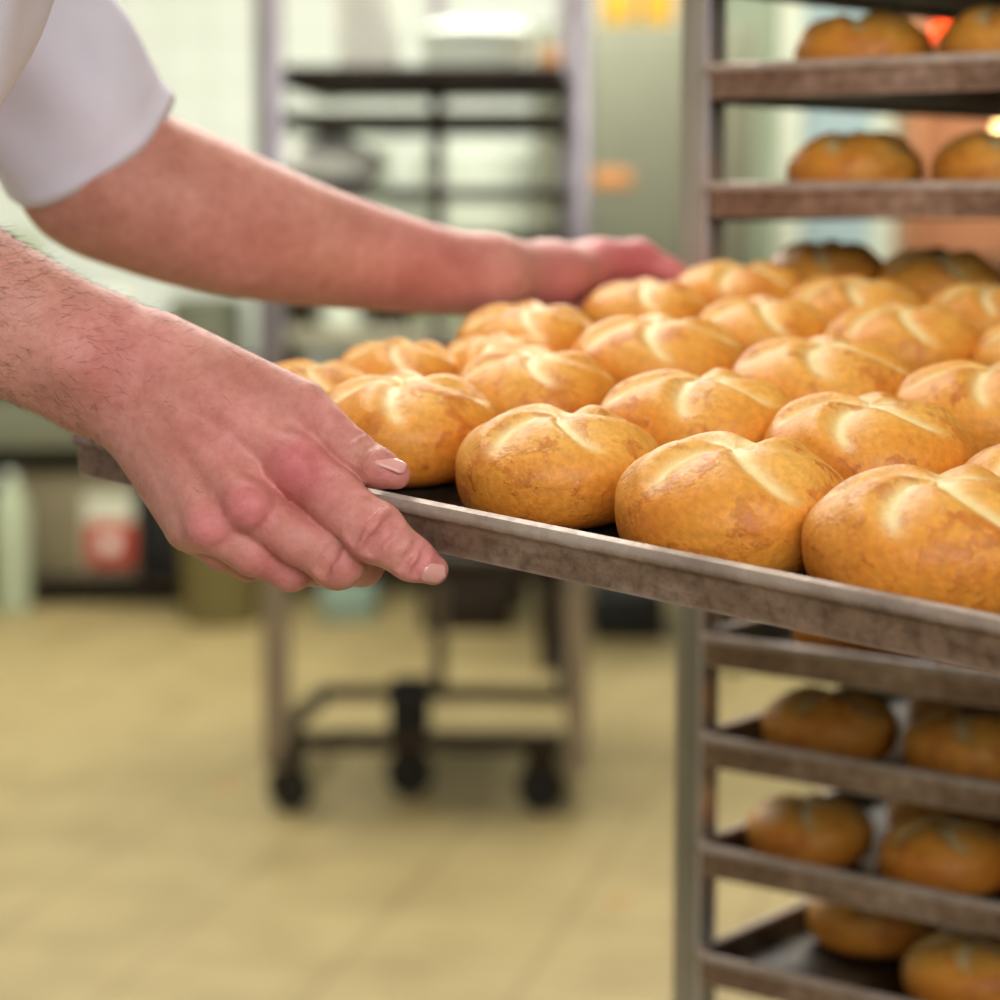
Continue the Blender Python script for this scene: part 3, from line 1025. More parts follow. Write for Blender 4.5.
pl_.energy, pl_.size, pl_.color = 6.0, 0.3, (1.0, 0.82, 0.6)
po_ = bpy.data.objects.new('oven_glow', pl_)
COL.objects.link(po_)
po_.parent = ov
po_.location = (0.05, 0.4, 1.58)
# ceiling fittings
for x, y, lab in ((0.2, 4.9, 'far ceiling light panel over the trolley'), (-1.4, 5.2, 'ceiling light panel at far left'), (-0.5, 2.3, 'ceiling light panel above the baker')):
    f_ = empty('ceiling_light', (x, y, 2.86))
    tag(f_, lab, 'light', 'ceiling light panels')
    link('frame', box(bmesh.new(), (-0.65, -0.35, 0.005), (0.65, 0.35, 0.038), 0.004), M['white'], f_)
    link('diffuser', box(bmesh.new(), (-0.6, -0.3, 0.0), (0.6, 0.3, 0.006), 0.001), M['tube'], f_)

# ------------------------------------------------------------------ the baker
class Field:
    """smooth-union distance field on a grid, meshed with surface nets into one continuous skin"""

    def __init__(self, lo, hi, step):
        self.lo = np.array(lo, dtype=np.float64)
        self.h = step
        self.n = [int(math.ceil((b - a) / step)) + 1 for a, b in zip(lo, hi)]
        self.ax = [(self.lo[i] + np.arange(self.n[i]) * step).astype(np.float32) for i in range(3)]
        self.D = np.full(self.n, 0.5, dtype=np.float32)

    def _sl(self, lo, hi):
        out = []
        for i in range(3):
            a = max(0, int(math.floor((lo[i] - self.lo[i]) / self.h)))
            b = min(self.n[i], int(math.ceil((hi[i] - self.lo[i]) / self.h)) + 1)
            if b - a < 2:
                return None
            out.append(slice(a, b))
        return tuple(out)

    def cone(self, a, b, ra, rb, k=0.006, mode='add', flat=None, D=None):
        a, b = np.array(a, dtype=np.float32), np.array(b, dtype=np.float32)
        m = max(ra, rb) + 4 * k + 3 * self.h
        lo, hi = np.minimum(a, b) - m, np.maximum(a, b) + m
        s = self._sl(lo, hi)
        if s is None:
            return
        X = self.ax[0][s[0]][:, None, None] - a[0]
        Y = self.ax[1][s[1]][None, :, None] - a[1]
        Z = self.ax[2][s[2]][None, None, :] - a[2]
        v = b - a
        L2 = float(v @ v)
        if L2 < 1e-12:
            t = 0.0
            q = [X, Y, Z]
        else:
            t = np.clip((X * v[0] + Y * v[1] + Z * v[2]) / L2, 0, 1)
            q = [X - t * v[0], Y - t * v[1], Z - t * v[2]]
        if flat is not None:
            d_, f_ = np.array(flat[0], dtype=np.float32), flat[1]
            pr = (q[0] * d_[0] + q[1] * d_[1] + q[2] * d_[2])
            dist = np.sqrt(q[0] ** 2 + q[1] ** 2 + q[2] ** 2 + (f_ * f_ - 1) * pr * pr)
        else:
            dist = np.sqrt(q[0] ** 2 + q[1] ** 2 + q[2] ** 2)
        d = dist - (ra + t * (rb - ra))
        T = self.D if D is None else D
        o = T[s]
        if mode == 'add':
            hh = np.clip(0.5 + 0.5 * (o - d) / k, 0, 1)
            T[s] = o * (1 - hh) + d * hh - k * hh * (1 - hh)
        else:
            hh = np.clip(0.5 - 0.5 * (o + d) / k, 0, 1)
            T[s] = o * (1 - hh) - d * hh + k * hh * (1 - hh)

    def merge(self, D2, k):
        o = self.D
        near = (np.abs(o) < 0.2) | (np.abs(D2) < 0.2)
        a, b = o[near], D2[near]
        hh = np.clip(0.5 + 0.5 * (a - b) / k, 0, 1)
        o[near] = a * (1 - hh) + b * hh - k * hh * (1 - hh)

    def mesh(self, off=0.0):
        D = self.D - off
        n = D.shape
        S = D < 0
        c = [slice(0, -1), slice(1, None)]
        cnt = np.zeros([x - 1 for x in n], dtype=np.int8)
        for i in (0, 1):
            for j in (0, 1):
                for k in (0, 1):
                    cnt += S[c[i], c[j], c[k]]
        act = (cnt > 0) & (cnt < 8)
        idx = np.argwhere(act)
        vid = np.full(act.shape, -1, dtype=np.int32)
        vid[act] = np.arange(len(idx))
        P = np.zeros((len(idx), 3))
        C = np.zeros(len(idx))
        corners = [(i, j, k) for i in (0, 1) for j in (0, 1) for k in (0, 1)]
        val = {q: D[idx[:, 0] + q[0], idx[:, 1] + q[1], idx[:, 2] + q[2]].astype(np.float64) for q in corners}
        for q in corners:
            for axis in range(3):
                if q[axis] == 0:
                    r = list(q)
                    r[axis] = 1
                    va, vb = val[q], val[tuple(r)]
                    m = (va < 0) != (vb < 0)
                    t = va[m] / (va[m] - vb[m])
                    p = np.tile(np.array(q, dtype=np.float64), (m.sum(), 1))
                    p[:, axis] = t
                    P[m] += p
                    C[m] += 1
        P = self.lo + (idx + P / C[:, None]) * self.h
        F_ = []
        for axis in range(3):
            a1, a2 = (axis + 1) % 3, (axis + 2) % 3
            s0 = [slice(1, -1)] * 3
            s0[axis] = slice(0, -1)
            s1 = [slice(1, -1)] * 3
            s1[axis] = slice(1, None)
            A, B = S[tuple(s0)], S[tuple(s1)]
            e = np.argwhere(A != B)
            flip = A[A != B]
            base = e.copy()
            base[:, a1] += 1
            base[:, a2] += 1
            quad = []
            for d1, d2 in ((-1, -1), (0, -1), (0, 0), (-1, 0)):
                q = base.copy()
                q[:, a1] += d1
                q[:, a2] += d2
                quad.append(vid[q[:, 0], q[:, 1], q[:, 2]])
            Q = np.stack(quad, 1)
            Q[~flip] = Q[~flip][:, ::-1]
            F_.append(Q)
        Fq = np.concatenate(F_)
        Fq = Fq[(Fq >= 0).all(1)]
        return P, Fq


def np_mesh(name, P, Q, m, pink=None):
    me = bpy.data.meshes.new(name)
    me.from_pydata([tuple(p) for p in P], [], [tuple(int(i) for i in q) for q in Q])
    me.validate()
    for p in me.polygons:
        p.use_smooth = True
    if pink is not None:
        a = me.attributes.new('pink', 'FLOAT', 'POINT')
        a.data.foreach_set('value', np.asarray(pink, dtype=np.float32))
    me.materials.append(m)
    return me


def smooth_mesh(P, Q, it=2, w=0.5):
    P = P.copy()
    n = len(P)
    E_ = np.concatenate([Q[:, [0, 1]], Q[:, [1, 2]], Q[:, [2, 3]], Q[:, [3, 0]]])
    for _ in range(it):
        acc = np.zeros_like(P)
        cn = np.zeros(n)
        for a, b in ((0, 1), (1, 0)):
            for k in range(3):
                acc[:, k] += np.bincount(E_[:, a], P[E_[:, b], k], n)
            cn += np.bincount(E_[:, a], minlength=n)
        ok = cn > 0
        P[ok] += w * (acc[ok] / cn[ok, None] - P[ok])
    return P


def J(x, y, z, r):
    """joint from frame x, y, depth and radius in frame pixels"""
    return tuple(pix(x, y, z)), r / F * z


VIEW = (0.0, 1.0, 0.0)
# ---- joints of the near (right) arm and hand
nE = J(-285, 150, 1.20, 88)
nM = J(-130, 250, 1.22, 84)
n0 = J(0, 316, 1.225, 70)
nW = J(108, 370, 1.235, 63)
wr = [J(160, 352, 1.23, 40), J(150, 372, 1.225, 42), J(142, 390, 1.225, 42), J(134, 402, 1.23, 39), J(128, 410, 1.235, 36)]
mcp = [J(302, 406, 1.205, 26), J(294, 462, 1.195, 31), J(247, 505, 1.185, 29), J(208, 526, 1.19, 27), J(188, 528, 1.205, 24)]
FING_N = {
    'thumb': [mcp[0], J(352, 451, 1.188, 20.5), J(378, 468, 1.183, 19.5), J(396, 475, 1.182, 14.5)],
    'index': [J(294, 463, 1.19, 31), J(335, 499, 1.176, 28.5), J(374, 532, 1.163, 29.5), J(412, 559, 1.163, 22), J(433, 570, 1.167, 15.5)],
    'middle': [J(247, 505, 1.185, 28), J(295, 538, 1.179, 25), J(337, 562, 1.176, 26), J(362, 566, 1.20, 20), J(374, 560, 1.222, 15)],
    'ring': [J(208, 526, 1.188, 26), J(252, 553, 1.188, 22), J(290, 568, 1.196, 21.5), J(316, 568, 1.22, 17), J(328, 560, 1.242, 14)],
    'little': [J(188, 527, 1.205, 23), J(222, 552, 1.203, 18.5), J(248, 562, 1.213, 17.5), J(272, 563, 1.24, 14), J(284, 556, 1.26, 12)],
}


def spline(raw, n=6):
    """smooth chain of joints through (x, y, depth, radius) knots"""
    P = [np.array(r, dtype=float) for r in raw]
    P = [2 * P[0] - P[1]] + P + [2 * P[-1] - P[-2]]
    out = []
    for i in range(1, len(P) - 2):
        for k in range(n):
            t = k / n
            a, b, c, d = P[i - 1], P[i], P[i + 1], P[i + 2]
            out.append(0.5 * (2 * b + (c - a) * t + (2 * a - 5 * b + 4 * c - d) * t * t + (3 * b - a - 3 * c + d) * t ** 3))
    out.append(P[-2])
    return [J(*q) for q in out]


def chain(f, js, k, D=None):
    for (a, ra), (b, rb) in zip(js, js[1:]):
        f.cone(a, b, ra, rb, k, D=D)


def near_arm(f, detail=True):
    ch = spline([(-285, 150, 1.20, 88), (-130, 250, 1.22, 86), (0, 317, 1.225, 71), (60, 346, 1.23, 65), (108, 368, 1.235, 64)])
    for (a, ra), (b, rb) in zip(ch, ch[1:]):
        f.cone(a, b, ra, rb, 0.006, flat=(VIEW, 1.15))
    if not detail:
        return
    f.cone(nW[0], pix(138, 386, 1.228), nW[1], 0.030, 0.014, flat=(VIEW, 1.35))
    for w_, m_ in zip(wr, mcp):
        f.cone(w_[0], m_[0], w_[1], m_[1], 0.010)
    # thenar mass and first web
    f.cone(pix(190, 380, 1.232), pix(300, 432, 1.212), 0.020, 0.013, 0.010)
    f.cone(pix(285, 415, 1.206), pix(322, 450, 1.200), 0.010, 0.008, 0.009)
    # ulna head, knuckles, tendons
    f.cone(pix(70, 352, 1.205), pix(78, 356, 1.205), 0.014, 0.014, 0.02)
    for (x, y, z, r) in ((297, 464, 1.184, 24), (248, 507, 1.174, 23), (208, 528, 1.180, 20), (190, 529, 1.195, 18)):
        f.cone(pix(x, y, z), pix(x + 2, y + 1, z), r / F * z, r / F * z, 0.007)
    for a, b in (((165, 375, 1.197), (286, 455, 1.183)), ((160, 400, 1.196), (240, 497, 1.174)), ((150, 412, 1.201), (202, 518, 1.180))):
        f.cone(pix(a[0], a[1], a[2] + 0.006), pix(*b), 0.003, 0.0042, 0.010)
    f.cone(pix(172, 430, 1.196), pix(222, 440, 1.190), 0.0022, 0.0022, 0.005)
    f.cone(pix(222, 440, 1.190), pix(250, 470, 1.183), 0.0022, 0.0018, 0.005)
    # fingers, each kept apart from the next by its own field
    for nm, js in FING_N.items():
        D2 = np.full(f.D.shape, 0.5, dtype=np.float32)
        chain(f, js, 0.004, D2)
        if nm != 'thumb':
            (p, r) = js[2]                                   # the proximal joint stands out a little
            f.cone(p, p, r * 0.99, r * 0.99, 0.004, D=D2)
        f.merge(D2, 0.0024)
    # creases over the joints and between fingers

    def crease(js, seg, t, depth=0.0006, tilt=0.0, r=0.0012, k=0.0030, span=(-55, 40)):
        (a, ra), (b, rb) = js[seg], js[seg + 1]
        a, b = Vector(a), Vector(b)
        c, rr = a.lerp(b, t), ra + (rb - ra) * t
        d = (b - a).normalized()
        toward = (EYE - c)
        toward = (toward - d * toward.dot(d)).normalized()
        side = d.cross(toward)
        pts = []
        for q in range(13):
            an = math.radians(span[0] + (span[1] - span[0]) * q / 12)
            pts.append(c + (toward * math.cos(an) + side * math.sin(an)) * (rr + 0.0011 - depth) + d * (tilt * math.sin(an) + 0.0005 * math.sin(q * 1.1 + t * 9)))
        for p0, p1 in zip(pts, pts[1:]):
            f.cone(p0, p1, r, r, k, mode='cut')
    ix = FING_N['index']
    for t, dp in ((0.76, -0.0001), (0.88, 0.0), (1.0, 0.0001)):
        crease(ix, 1, t, dp, 0.002)
    for t in (0.12, 0.26):
        crease(ix, 2, t, 0.0, -0.001)
    crease(ix, 2, 0.93, 0.0)
    crease(ix, 3, 0.12, 0.0)
    th_ = FING_N['thumb']
    for t in (0.70, 0.80, 0.90, 1.0):
        crease(th_, 0, t, 0.0, 0.001, span=(-65, 15))
    for t in (0.3, 0.55):
        crease(th_, 1, t, 0.0, span=(-65, 20))
    for t in (0.82, 0.95):
        crease(FING_N['middle'], 1, t, 0.0, span=(-40, 40))


PINK = [(pix(296, 464, 1.17), 0.026, 0.95), (pix(247, 507, 1.165), 0.022, 0.8), (pix(208, 528, 1.17), 0.020, 0.75), (pix(376, 534, 1.15), 0.022, 0.55),
        (pix(340, 562, 1.155), 0.022, 0.6), (pix(425, 565, 1.16), 0.018, 0.6), (pix(275, 568, 1.18), 0.024, 0.6), (pix(320, 495, 1.165), 0.03, 0.55), (pix(390, 475, 1.18), 0.016, 0.45),
        (pix(230, 430, 1.19), 0.05, 0.42), (pix(320, 420, 1.19), 0.03, 0.42), (pix(120, 350, 1.2), 0.045, 0.45),
        (pix(625, 265, 1.76), 0.06, 0.95), (pix(545, 290, 1.68), 0.05, 0.7), (pix(690, 272, 1.79), 0.04, 0.85), (pix(420, 270, 1.6), 0.08, 0.45), (pix(240, 235, 1.5), 0.07, 0.22)]


def pinkness(P):
    out = np.full(len(P), 0.12)
    for c, r, s in PINK:
        d2 = ((P - np.array(tuple(c))) ** 2).sum(1)
        out = np.maximum(out, s * np.exp(-d2 / (r * r)))
    return np.clip(out, 0, 1)


# ---- joints of the far (left) arm and hand
fS = J(-150, -255, 1.45, 100)
fE = J(95, 170, 1.50, 73)
fM = J(185, 207, 1.52, 79)
fN = J(290, 240, 1.55, 64)
fP = J(390, 262, 1.59, 49)
fW = J(492, 275, 1.638, 36)
nS = J(-70, -240, 1.12, 100)


def far_forearm(f):
    ch = spline([(95, 170, 1.50, 73), (135, 189, 1.51, 76), (200, 213, 1.525, 73), (290, 240, 1.55, 61), (390, 262, 1.59, 47), (450, 272, 1.62, 39), (495, 275, 1.64, 36)])
    for (a, ra), (b, rb) in zip(ch, ch[1:]):
        f.cone(a, b, ra, rb, 0.006)


def far_arm(f):
    far_forearm(f)
    f.cone(pix(60, 110, 1.49), fE[0], 0.047, fE[1], 0.02)
    # palm seen on its thumb side
    f.cone(fW[0], pix(560, 273, 1.70), fW[1], 0.022, 0.012)
    f.cone(pix(540, 270, 1.70), pix(600, 264, 1.775), 0.021, 0.016, 0.010)
    f.cone(pix(508, 284, 1.655), pix(553, 287, 1.69), 0.017, 0.0145, 0.010)
    # thumb over the rim
    D2 = np.full(f.D.shape, 0.5, dtype=np.float32)
    chain(f, [J(553, 284, 1.69, 23), J(598, 263, 1.75, 24), J(638, 261, 1.775, 21), J(668, 272, 1.776, 14), J(688, 281, 1.776, 10)], 0.006, D2)
    f.merge(D2, 0.006)
    # four fingers closing under the tray edge
    def on_tray(u, v, w):
        return tuple(TRAY0 @ Vector((TU0 + u, TV0 + v, w)))
    for k in range(4):
        D2 = np.full(f.D.shape, 0.5, dtype=np.float32)
        v = 0.575 - 0.021 * k
        chain(f, [(on_tray(-0.026, v - 0.01, 0.028 - 0.004 * k), 0.0115), (on_tray(-0.022, v, -0.006), 0.0110), (on_tray(0.004, v + 0.003, -0.0165), 0.0100), (on_tray(0.034, v + 0.006, -0.0150), 0.0090)], 0.004, D2)
        f.merge(D2, 0.005)


def body_rest(f):
    Y0 = 1.33
    # legs, pelvis, trunk
    for s in (-1, 1):
        hip = (-0.60, Y0 + s * 0.095, 0.90)
        kn = (-0.575, Y0 + s * 0.11, 0.50)
        an = (-0.62, Y0 + s * 0.115, 0.09)
        f.cone(hip, kn, 0.088, 0.060, 0.03)
        f.cone(kn, (-0.61, Y0 + s * 0.113, 0.34), 0.058, 0.056, 0.03)
        f.cone((-0.61, Y0 + s * 0.113, 0.34), an, 0.056, 0.038, 0.03)
        f.cone((-0.63, an[1], 0.045), (-0.49, an[1] + s * 0.02, 0.032), 0.040, 0.030, 0.02)
    f.cone((-0.60, Y0 - 0.085, 0.94), (-0.60, Y0 + 0.085, 0.94), 0.105, 0.105, 0.05)
    f.cone((-0.575, Y0 - 0.06, 1.08), (-0.575, Y0 + 0.06, 1.08), 0.105, 0.105, 0.06)
    f.cone((-0.53, Y0 - 0.085, 1.24), (-0.53, Y0 + 0.085, 1.24), 0.115, 0.115, 0.07)
    f.cone((-0.47, Y0 - 0.10, 1.36), (-0.47, Y0 + 0.10, 1.36), 0.085, 0.085, 0.06)
    # shoulders and upper arms
    f.cone((-0.45, Y0 - 0.05, 1.40), nS[0], 0.07, 0.062, 0.04)
    f.cone((-0.45, Y0 + 0.05, 1.40), fS[0], 0.07, 0.062, 0.04)
    f.cone(nS[0], nE[0], 0.060, nE[1] * 0.98, 0.02)
    f.cone(fS[0], pix(60, 110, 1.49), 0.060, 0.047, 0.02)
    f.cone(pix(60, 110, 1.49), fE[0], 0.047, fE[1], 0.02)
    # neck and head, bent towards the tray
    f.cone((-0.45, Y0, 1.42), (-0.40, Y0, 1.52), 0.060, 0.056, 0.03)
    f.cone((-0.385, Y0, 1.63), (-0.365, Y0, 1.645), 0.084, 0.084, 0.03)
    f.cone((-0.33, Y0, 1.58), (-0.31, Y0, 1.55), 0.060, 0.045, 0.03)
    f.cone((-0.275, Y0, 1.625), (-0.258, Y0, 1.592), 0.011, 0.015, 0.012)
    for s in (-1, 1):
        f.cone((-0.385, Y0 + s * 0.082, 1.625), (-0.39, Y0 + s * 0.088, 1.60), 0.018, 0.013, 0.008)
        f.cone((-0.288, Y0 + s * 0.032, 1.632), (-0.288, Y0 + s * 0.032, 1.632), 0.015, 0.015, 0.010, mode='cut')
    f.cone((-0.266, Y0 - 0.024, 1.553), (-0.266, Y0 + 0.024, 1.553), 0.006, 0.006, 0.005)
    f.cone((-0.258, Y0 - 0.022, 1.5535), (-0.258, Y0 + 0.022, 1.5535), 0.0018, 0.0018, 0.003, mode='cut')


def clip_piece(P, Q, co, no, rad):
    """keep the side of the plane that no points away from, only near co"""
    bm = bmesh.new()
    vs = [bm.verts.new(tuple(p)) for p in P]
    for q in Q:
        try:
            bm.faces.new([vs[int(i)] for i in q])
        except ValueError:
            pass
    co, no = Vector(co), Vector(no).normalized()
    faces = [fa for fa in bm.faces if all((v.co - co).length < rad for v in fa.verts)]
    geom = list({v for fa in faces for v in fa.verts}) + list({e for fa in faces for e in fa.edges}) + faces
    bmesh.ops.bisect_plane(bm, geom=geom, plane_co=co, plane_no=no, clear_outer=True, dist=1e-6)
    return bm


# build the three fields and join them into one skin
fa_ = Field((-0.36, 1.11, 0.93), (0.0, 1.33, 1.25), 0.0012)
near_arm(fa_)
Pn, Qn = fa_.mesh()
Pn = smooth_mesh(Pn, Qn, 1, 0.4) + np.array(tuple(FWD)) * 0.0033
fb_ = Field((-0.36, 1.36, 0.97), (0.20, 1.92, 1.27), 0.0028)
far_arm(fb_)
Pf, Qf = fb_.mesh()
Pf = smooth_mesh(Pf, Qf, 2, 0.5)
fc_ = Field((-0.78, 1.00, -0.01), (-0.10, 1.68, 1.76), 0.0062)
body_rest(fc_)
near_arm(fc_, False)
Pb, Qb = fc_.mesh()
Pb = smooth_mesh(Pb, Qb, 2, 0.5)

nm_, n0_ = Vector(nM[0]), Vector(n0[0])
cutn = nm_.lerp(Vector(nE[0]), 0.25)
dirn = (n0_ - nm_).normalized()
f1_, f2_ = Vector(pix(60, 110, 1.49)), Vector(fE[0])
cutf = f1_.lerp(f2_, 0.35)
dirf = (f2_ - f1_).normalized()


def keep_side(P, Q, co, no):
    """drop everything on the +no side of a plane"""
    s = (P - np.array(tuple(co))) @ np.array(tuple(no))
    return Q[(s[Q] < 0).all(1)]


def only_used(P, Q):
    u = np.unique(Q)
    mp = np.full(len(P), -1)
    mp[u] = np.arange(len(u))
    return P[u], mp[Q]


def boundary_rings(bm):
    seen, rings = set(), []
    for e in bm.edges:
        if e.is_boundary and e not in seen:
            ring, st = [], [e]
            seen.add(e)
            while st:
                x = st.pop()
                ring.append(x)
                for v in x.verts:
                    for y in v.link_edges:
                        if y.is_boundary and y not in seen:
                            seen.add(y)
                            st.append(y)
            rings.append(ring)
    return rings


Qn = keep_side(Pn, Qn, cutn, -dirn)
Qf = keep_side(Pf, Qf, cutf, -dirf)
# the coarse body loses its stumps beyond the cuts
gapn, gapf = cutn - dirn * 0.006, cutf - dirf * 0.006
sn = (Pb - np.array(tuple(gapn))) @ np.array(tuple(dirn))
nearn = ((Pb - np.array(tuple(gapn))) ** 2).sum(1) < 0.30 ** 2
armside = (sn > 0) & (Pb[:, 0] > gapn.x - 0.06) & (Pb[:, 1] < 1.29) & nearn & (Pb[:, 2] < 1.24) & (Pb[:, 2] > 1.0)
sf = (Pb - np.array(tuple(gapf))) @ np.array(tuple(dirf))
farside = (sf > 0) & (((Pb - np.array(tuple(gapf))) ** 2).sum(1) < 0.16 ** 2)
bad = armside | farside
Qb = Qb[~bad[Qb].any(1)]
allP, allQ, off_ = [], [], 0
for P_, Q_ in ((Pn, Qn), (Pf, Qf), (Pb, Qb)):
    P_, Q_ = only_used(P_, Q_)
    allP.append(P_)
    allQ.append(Q_ + off_)
    off_ += len(P_)
PA, QA = np.concatenate(allP), np.concatenate(allQ)
me_ = np_mesh('person', PA, QA, M['skin'])
bm_ = bmesh.new()
bm_.from_mesh(me_)
for fa in bm_.faces:
    fa.smooth = True
rings = boundary_rings(bm_)


def ring_center(r):
    c = Vector()
    for e in r:
        c += (e.verts[0].co + e.verts[1].co) / 2
    return c / len(r)


for cc in (cutn, cutf):
    close = [r for r in rings if (ring_center(r) - cc).length < 0.05 and len(r) > 12]
    if len(close) == 2:
        try:
            res = bmesh.ops.bridge_loops(bm_, edges=close[0] + close[1])
            for fa in res['faces']:
                fa.smooth = True
        except Exception as ex:
            print('BRIDGE', ex)
bmesh.ops.recalc_face_normals(bm_, faces=bm_.faces)
bm_.to_mesh(me_)
bm_.free()
co_ = np.empty(len(me_.vertices) * 3, dtype=np.float32)
me_.vertices.foreach_get('co', co_)
at_ = me_.attributes.new('pink', 'FLOAT', 'POINT')
at_.data.foreach_set('value', pinkness(co_.reshape(-1, 3).astype(np.float64)).astype(np.float32))
person = bpy.data.objects.new('person', me_)
COL.objects.link(person)
tag(person, 'person in a white short-sleeved shirt sliding the full tray into the rack with both hands', 'person')

# ---- clothes
fs_ = Field((-0.80, 1.02, 0.80), (-0.15, 1.66, 1.56), 0.007)
Y0 = 1.33
for a, b, r in (((-0.60, Y0 - .09, .90), (-0.60, Y0 + .09, .90), .142), ((-0.58, Y0 - .07, 1.06), (-0.58, Y0 + .07, 1.06), .132), ((-0.535, Y0 - .09, 1.24), (-0.535, Y0 + .09, 1.24), .13), ((-0.47, Y0 - .10, 1.36), (-0.47, Y0 + .10, 1.36), .098)):
    fs_.cone(a, b, r, r, 0.07)
fs_.cone((-0.45, Y0 - .05, 1.40), nS[0], .082, .076, .04)
fs_.cone((-0.45, Y0 + .05, 1.40), fS[0], .082, .076, .04)
Ps, Qs = fs_.mesh()
Ps = smooth_mesh(Ps, Qs, 3)
Ps[:, 0] += 0.004 * np.sin(Ps[:, 1] * 45 + Ps[:, 2] * 9)
me_s = np_mesh('shirt', Ps, Qs, M['shirt'])


def sleeve(js, seed, hem=True, folds=0.0095, seg=96, sub=10):
    """cloth tube lofted through (point, radius) rings, doubled over at the cuff"""
    r_ = random.Random(seed)
    ph = [r_.uniform(0, 6.28) for _ in range(6)]
    pts, rad = [], []
    for (a, ra), (b, rb) in zip(js, js[1:]):
        for k in range(sub):
            t = k / sub
            pts.append(Vector(a).lerp(Vector(b), t))
            rad.append(ra + (rb - ra) * t)
    pts.append(Vector(js[-1][0]))
    rad.append(js[-1][1])
    n = len(pts)
    for _ in range(4):
        q = pts[:]
        for i in range(1, n - 1):
            q[i] = (pts[i - 1] + pts[i] * 2 + pts[i + 1]) / 4
        pts = q
    bm = bmesh.new()
    ringsv = []
    up = Vector((0, 1, 0))

    def ring(i, shrink=0.0, back=0.0):
        d = (pts[min(i + 1, n - 1)] - pts[max(i - 1, 0)]).normalized()
        s = d.cross(up).normalized()
        u = s.cross(d).normalized()
        out = []
        t = i / (n - 1)
        for k in range(seg):
            a = 2 * math.pi * k / seg
            w = math.sin(3 * a + 5 * t + ph[0]) * 0.5 + 0.5 * math.sin(5 * a - 7 * t + ph[1]) + 0.35 * math.sin(2 * a + 16 * t + ph[2])
            rr = rad[i] + folds * w * (0.35 + 0.65 * math.sin(math.pi * min(1, t * 1.15))) - shrink
            if hem and abs((n - 1 - i) - 2) < 0.5:
                rr -= 0.0012
            p = pts[i] + s * (rr * math.cos(a)) + u * (rr * math.sin(a)) - d * back
            out.append(bm.verts.new(p))
        return out
    for i in range(n):
        ringsv.append(ring(i))
    for i in range(n - 1, n - 5, -1):
        ringsv.append(ring(i, 0.0022, 0.0006))
    for A, B in zip(ringsv, ringsv[1:]):
        for k in range(seg):
            bm.faces.new((A[k], A[(k + 1) % seg], B[(k + 1) % seg], B[k]))
    return bm


bm_s = bmesh.new()
bm_s.from_mesh(me_s)
for js, seed in (([J(-185, -290, 1.43, 118), J(-60, -90, 1.445, 112), J(30, 55, 1.47, 102), (tuple(pix(90, 150, 1.505)), 97 / F * 1.5)], 4),
                 ([J(-50, -310, 1.12, 175), J(-72, -170, 1.125, 170), J(-112, -30, 1.135, 163), J(-178, 75, 1.15, 152)], 9)):
    b2 = sleeve(js, seed)
    tmp = bpy.data.meshes.new('tmp')
    b2.to_mesh(tmp)
    b2.free()
    bm_s.from_mesh(tmp)
    bpy.data.meshes.remove(tmp)
bm_s.to_mesh(me_s)
bm_s.free()
for p in me_s.polygons:
    p.use_smooth = True
shirt = bpy.data.objects.new('shirt', me_s)
COL.objects.link(shirt)
shirt.parent = person

ft_ = Field((-0.80, 1.05, 0.05), (-0.40, 1.62, 1.08), 0.008)
for s in (-1, 1):
    ft_.cone((-0.60, Y0 + s * .095, .92), (-0.575, Y0 + s * .11, .5), .098, .078, .03)
    ft_.cone((-0.575, Y0 + s * .11, .5), (-0.615, Y0 + s * .115, .11), .078, .066, .03)
ft_.cone((-0.60, Y0 - .085, .94), (-0.60, Y0 + .085, .94), .110, .110, .05)
Pt, Qt = ft_.mesh()
tr_o = bpy.data.objects.new('trousers', np_mesh('trousers', smooth_mesh(Pt, Qt, 3), Qt, M['trousers']))
COL.objects.link(tr_o)
tr_o.parent = person
for s in (-1, 1):
    fo_ = Field((-0.75, Y0 + s * .12 - .1, -0.01), (-0.40, Y0 + s * .12 + .1, 0.16), 0.006)
    fo_.cone((-0.64, Y0 + s * .115, .055), (-0.48, Y0 + s * .135, .045), .052, .044, .03)
    fo_.cone((-0.62, Y0 + s * .115, .06), (-0.62, Y0 + s * .115, .10), .050, .048, .03)
    Po, Qo = fo_.mesh()
    Po[:, 2] = np.maximum(Po[:, 2], 0.001)
    so = bpy.data.objects.new('shoe', np_mesh('shoe', smooth_mesh(Po, Qo, 1), Qo, M['shoe']))
    COL.objects.link(so)
    so.parent = person
# hair cap and eyes
fh_ = Field((-0.50, Y0 - .12, 1.56), (-0.26, Y0 + .12, 1.77), 0.005)
fh_.cone((-0.395, Y0, 1.645), (-0.378, Y0, 1.665), .086, .083, .02)
Ph, Qh = fh_.mesh()
Ph = Ph + np.random.RandomState(3).normal(0, 0.0008, Ph.shape)
ho = bpy.data.objects.new('hair', np_mesh('hair', Ph, Qh, M['hair']))
COL.objects.link(ho)
ho.parent = person
for s in (-1, 1):
    eb = lathe(bmesh.new(), [(0.0015 if i in (0, 12) else 0.0125 * math.sin(math.pi * i / 12), -0.0125 * math.cos(math.pi * i / 12)) for i in range(13)], 20, (-0.3, Y0 + s * .032, 1.631), 'X')
    eo = link('eye', eb, M['eye'], person)
    link('iris', lathe(bmesh.new(), [(0.001, 0.0), (0.0055, 0.0), (0.005, 0.0012), (0.001, 0.0016)], 16, (-0.2882, Y0 + s * .032, 1.629), 'X'), M['iris'], eo)


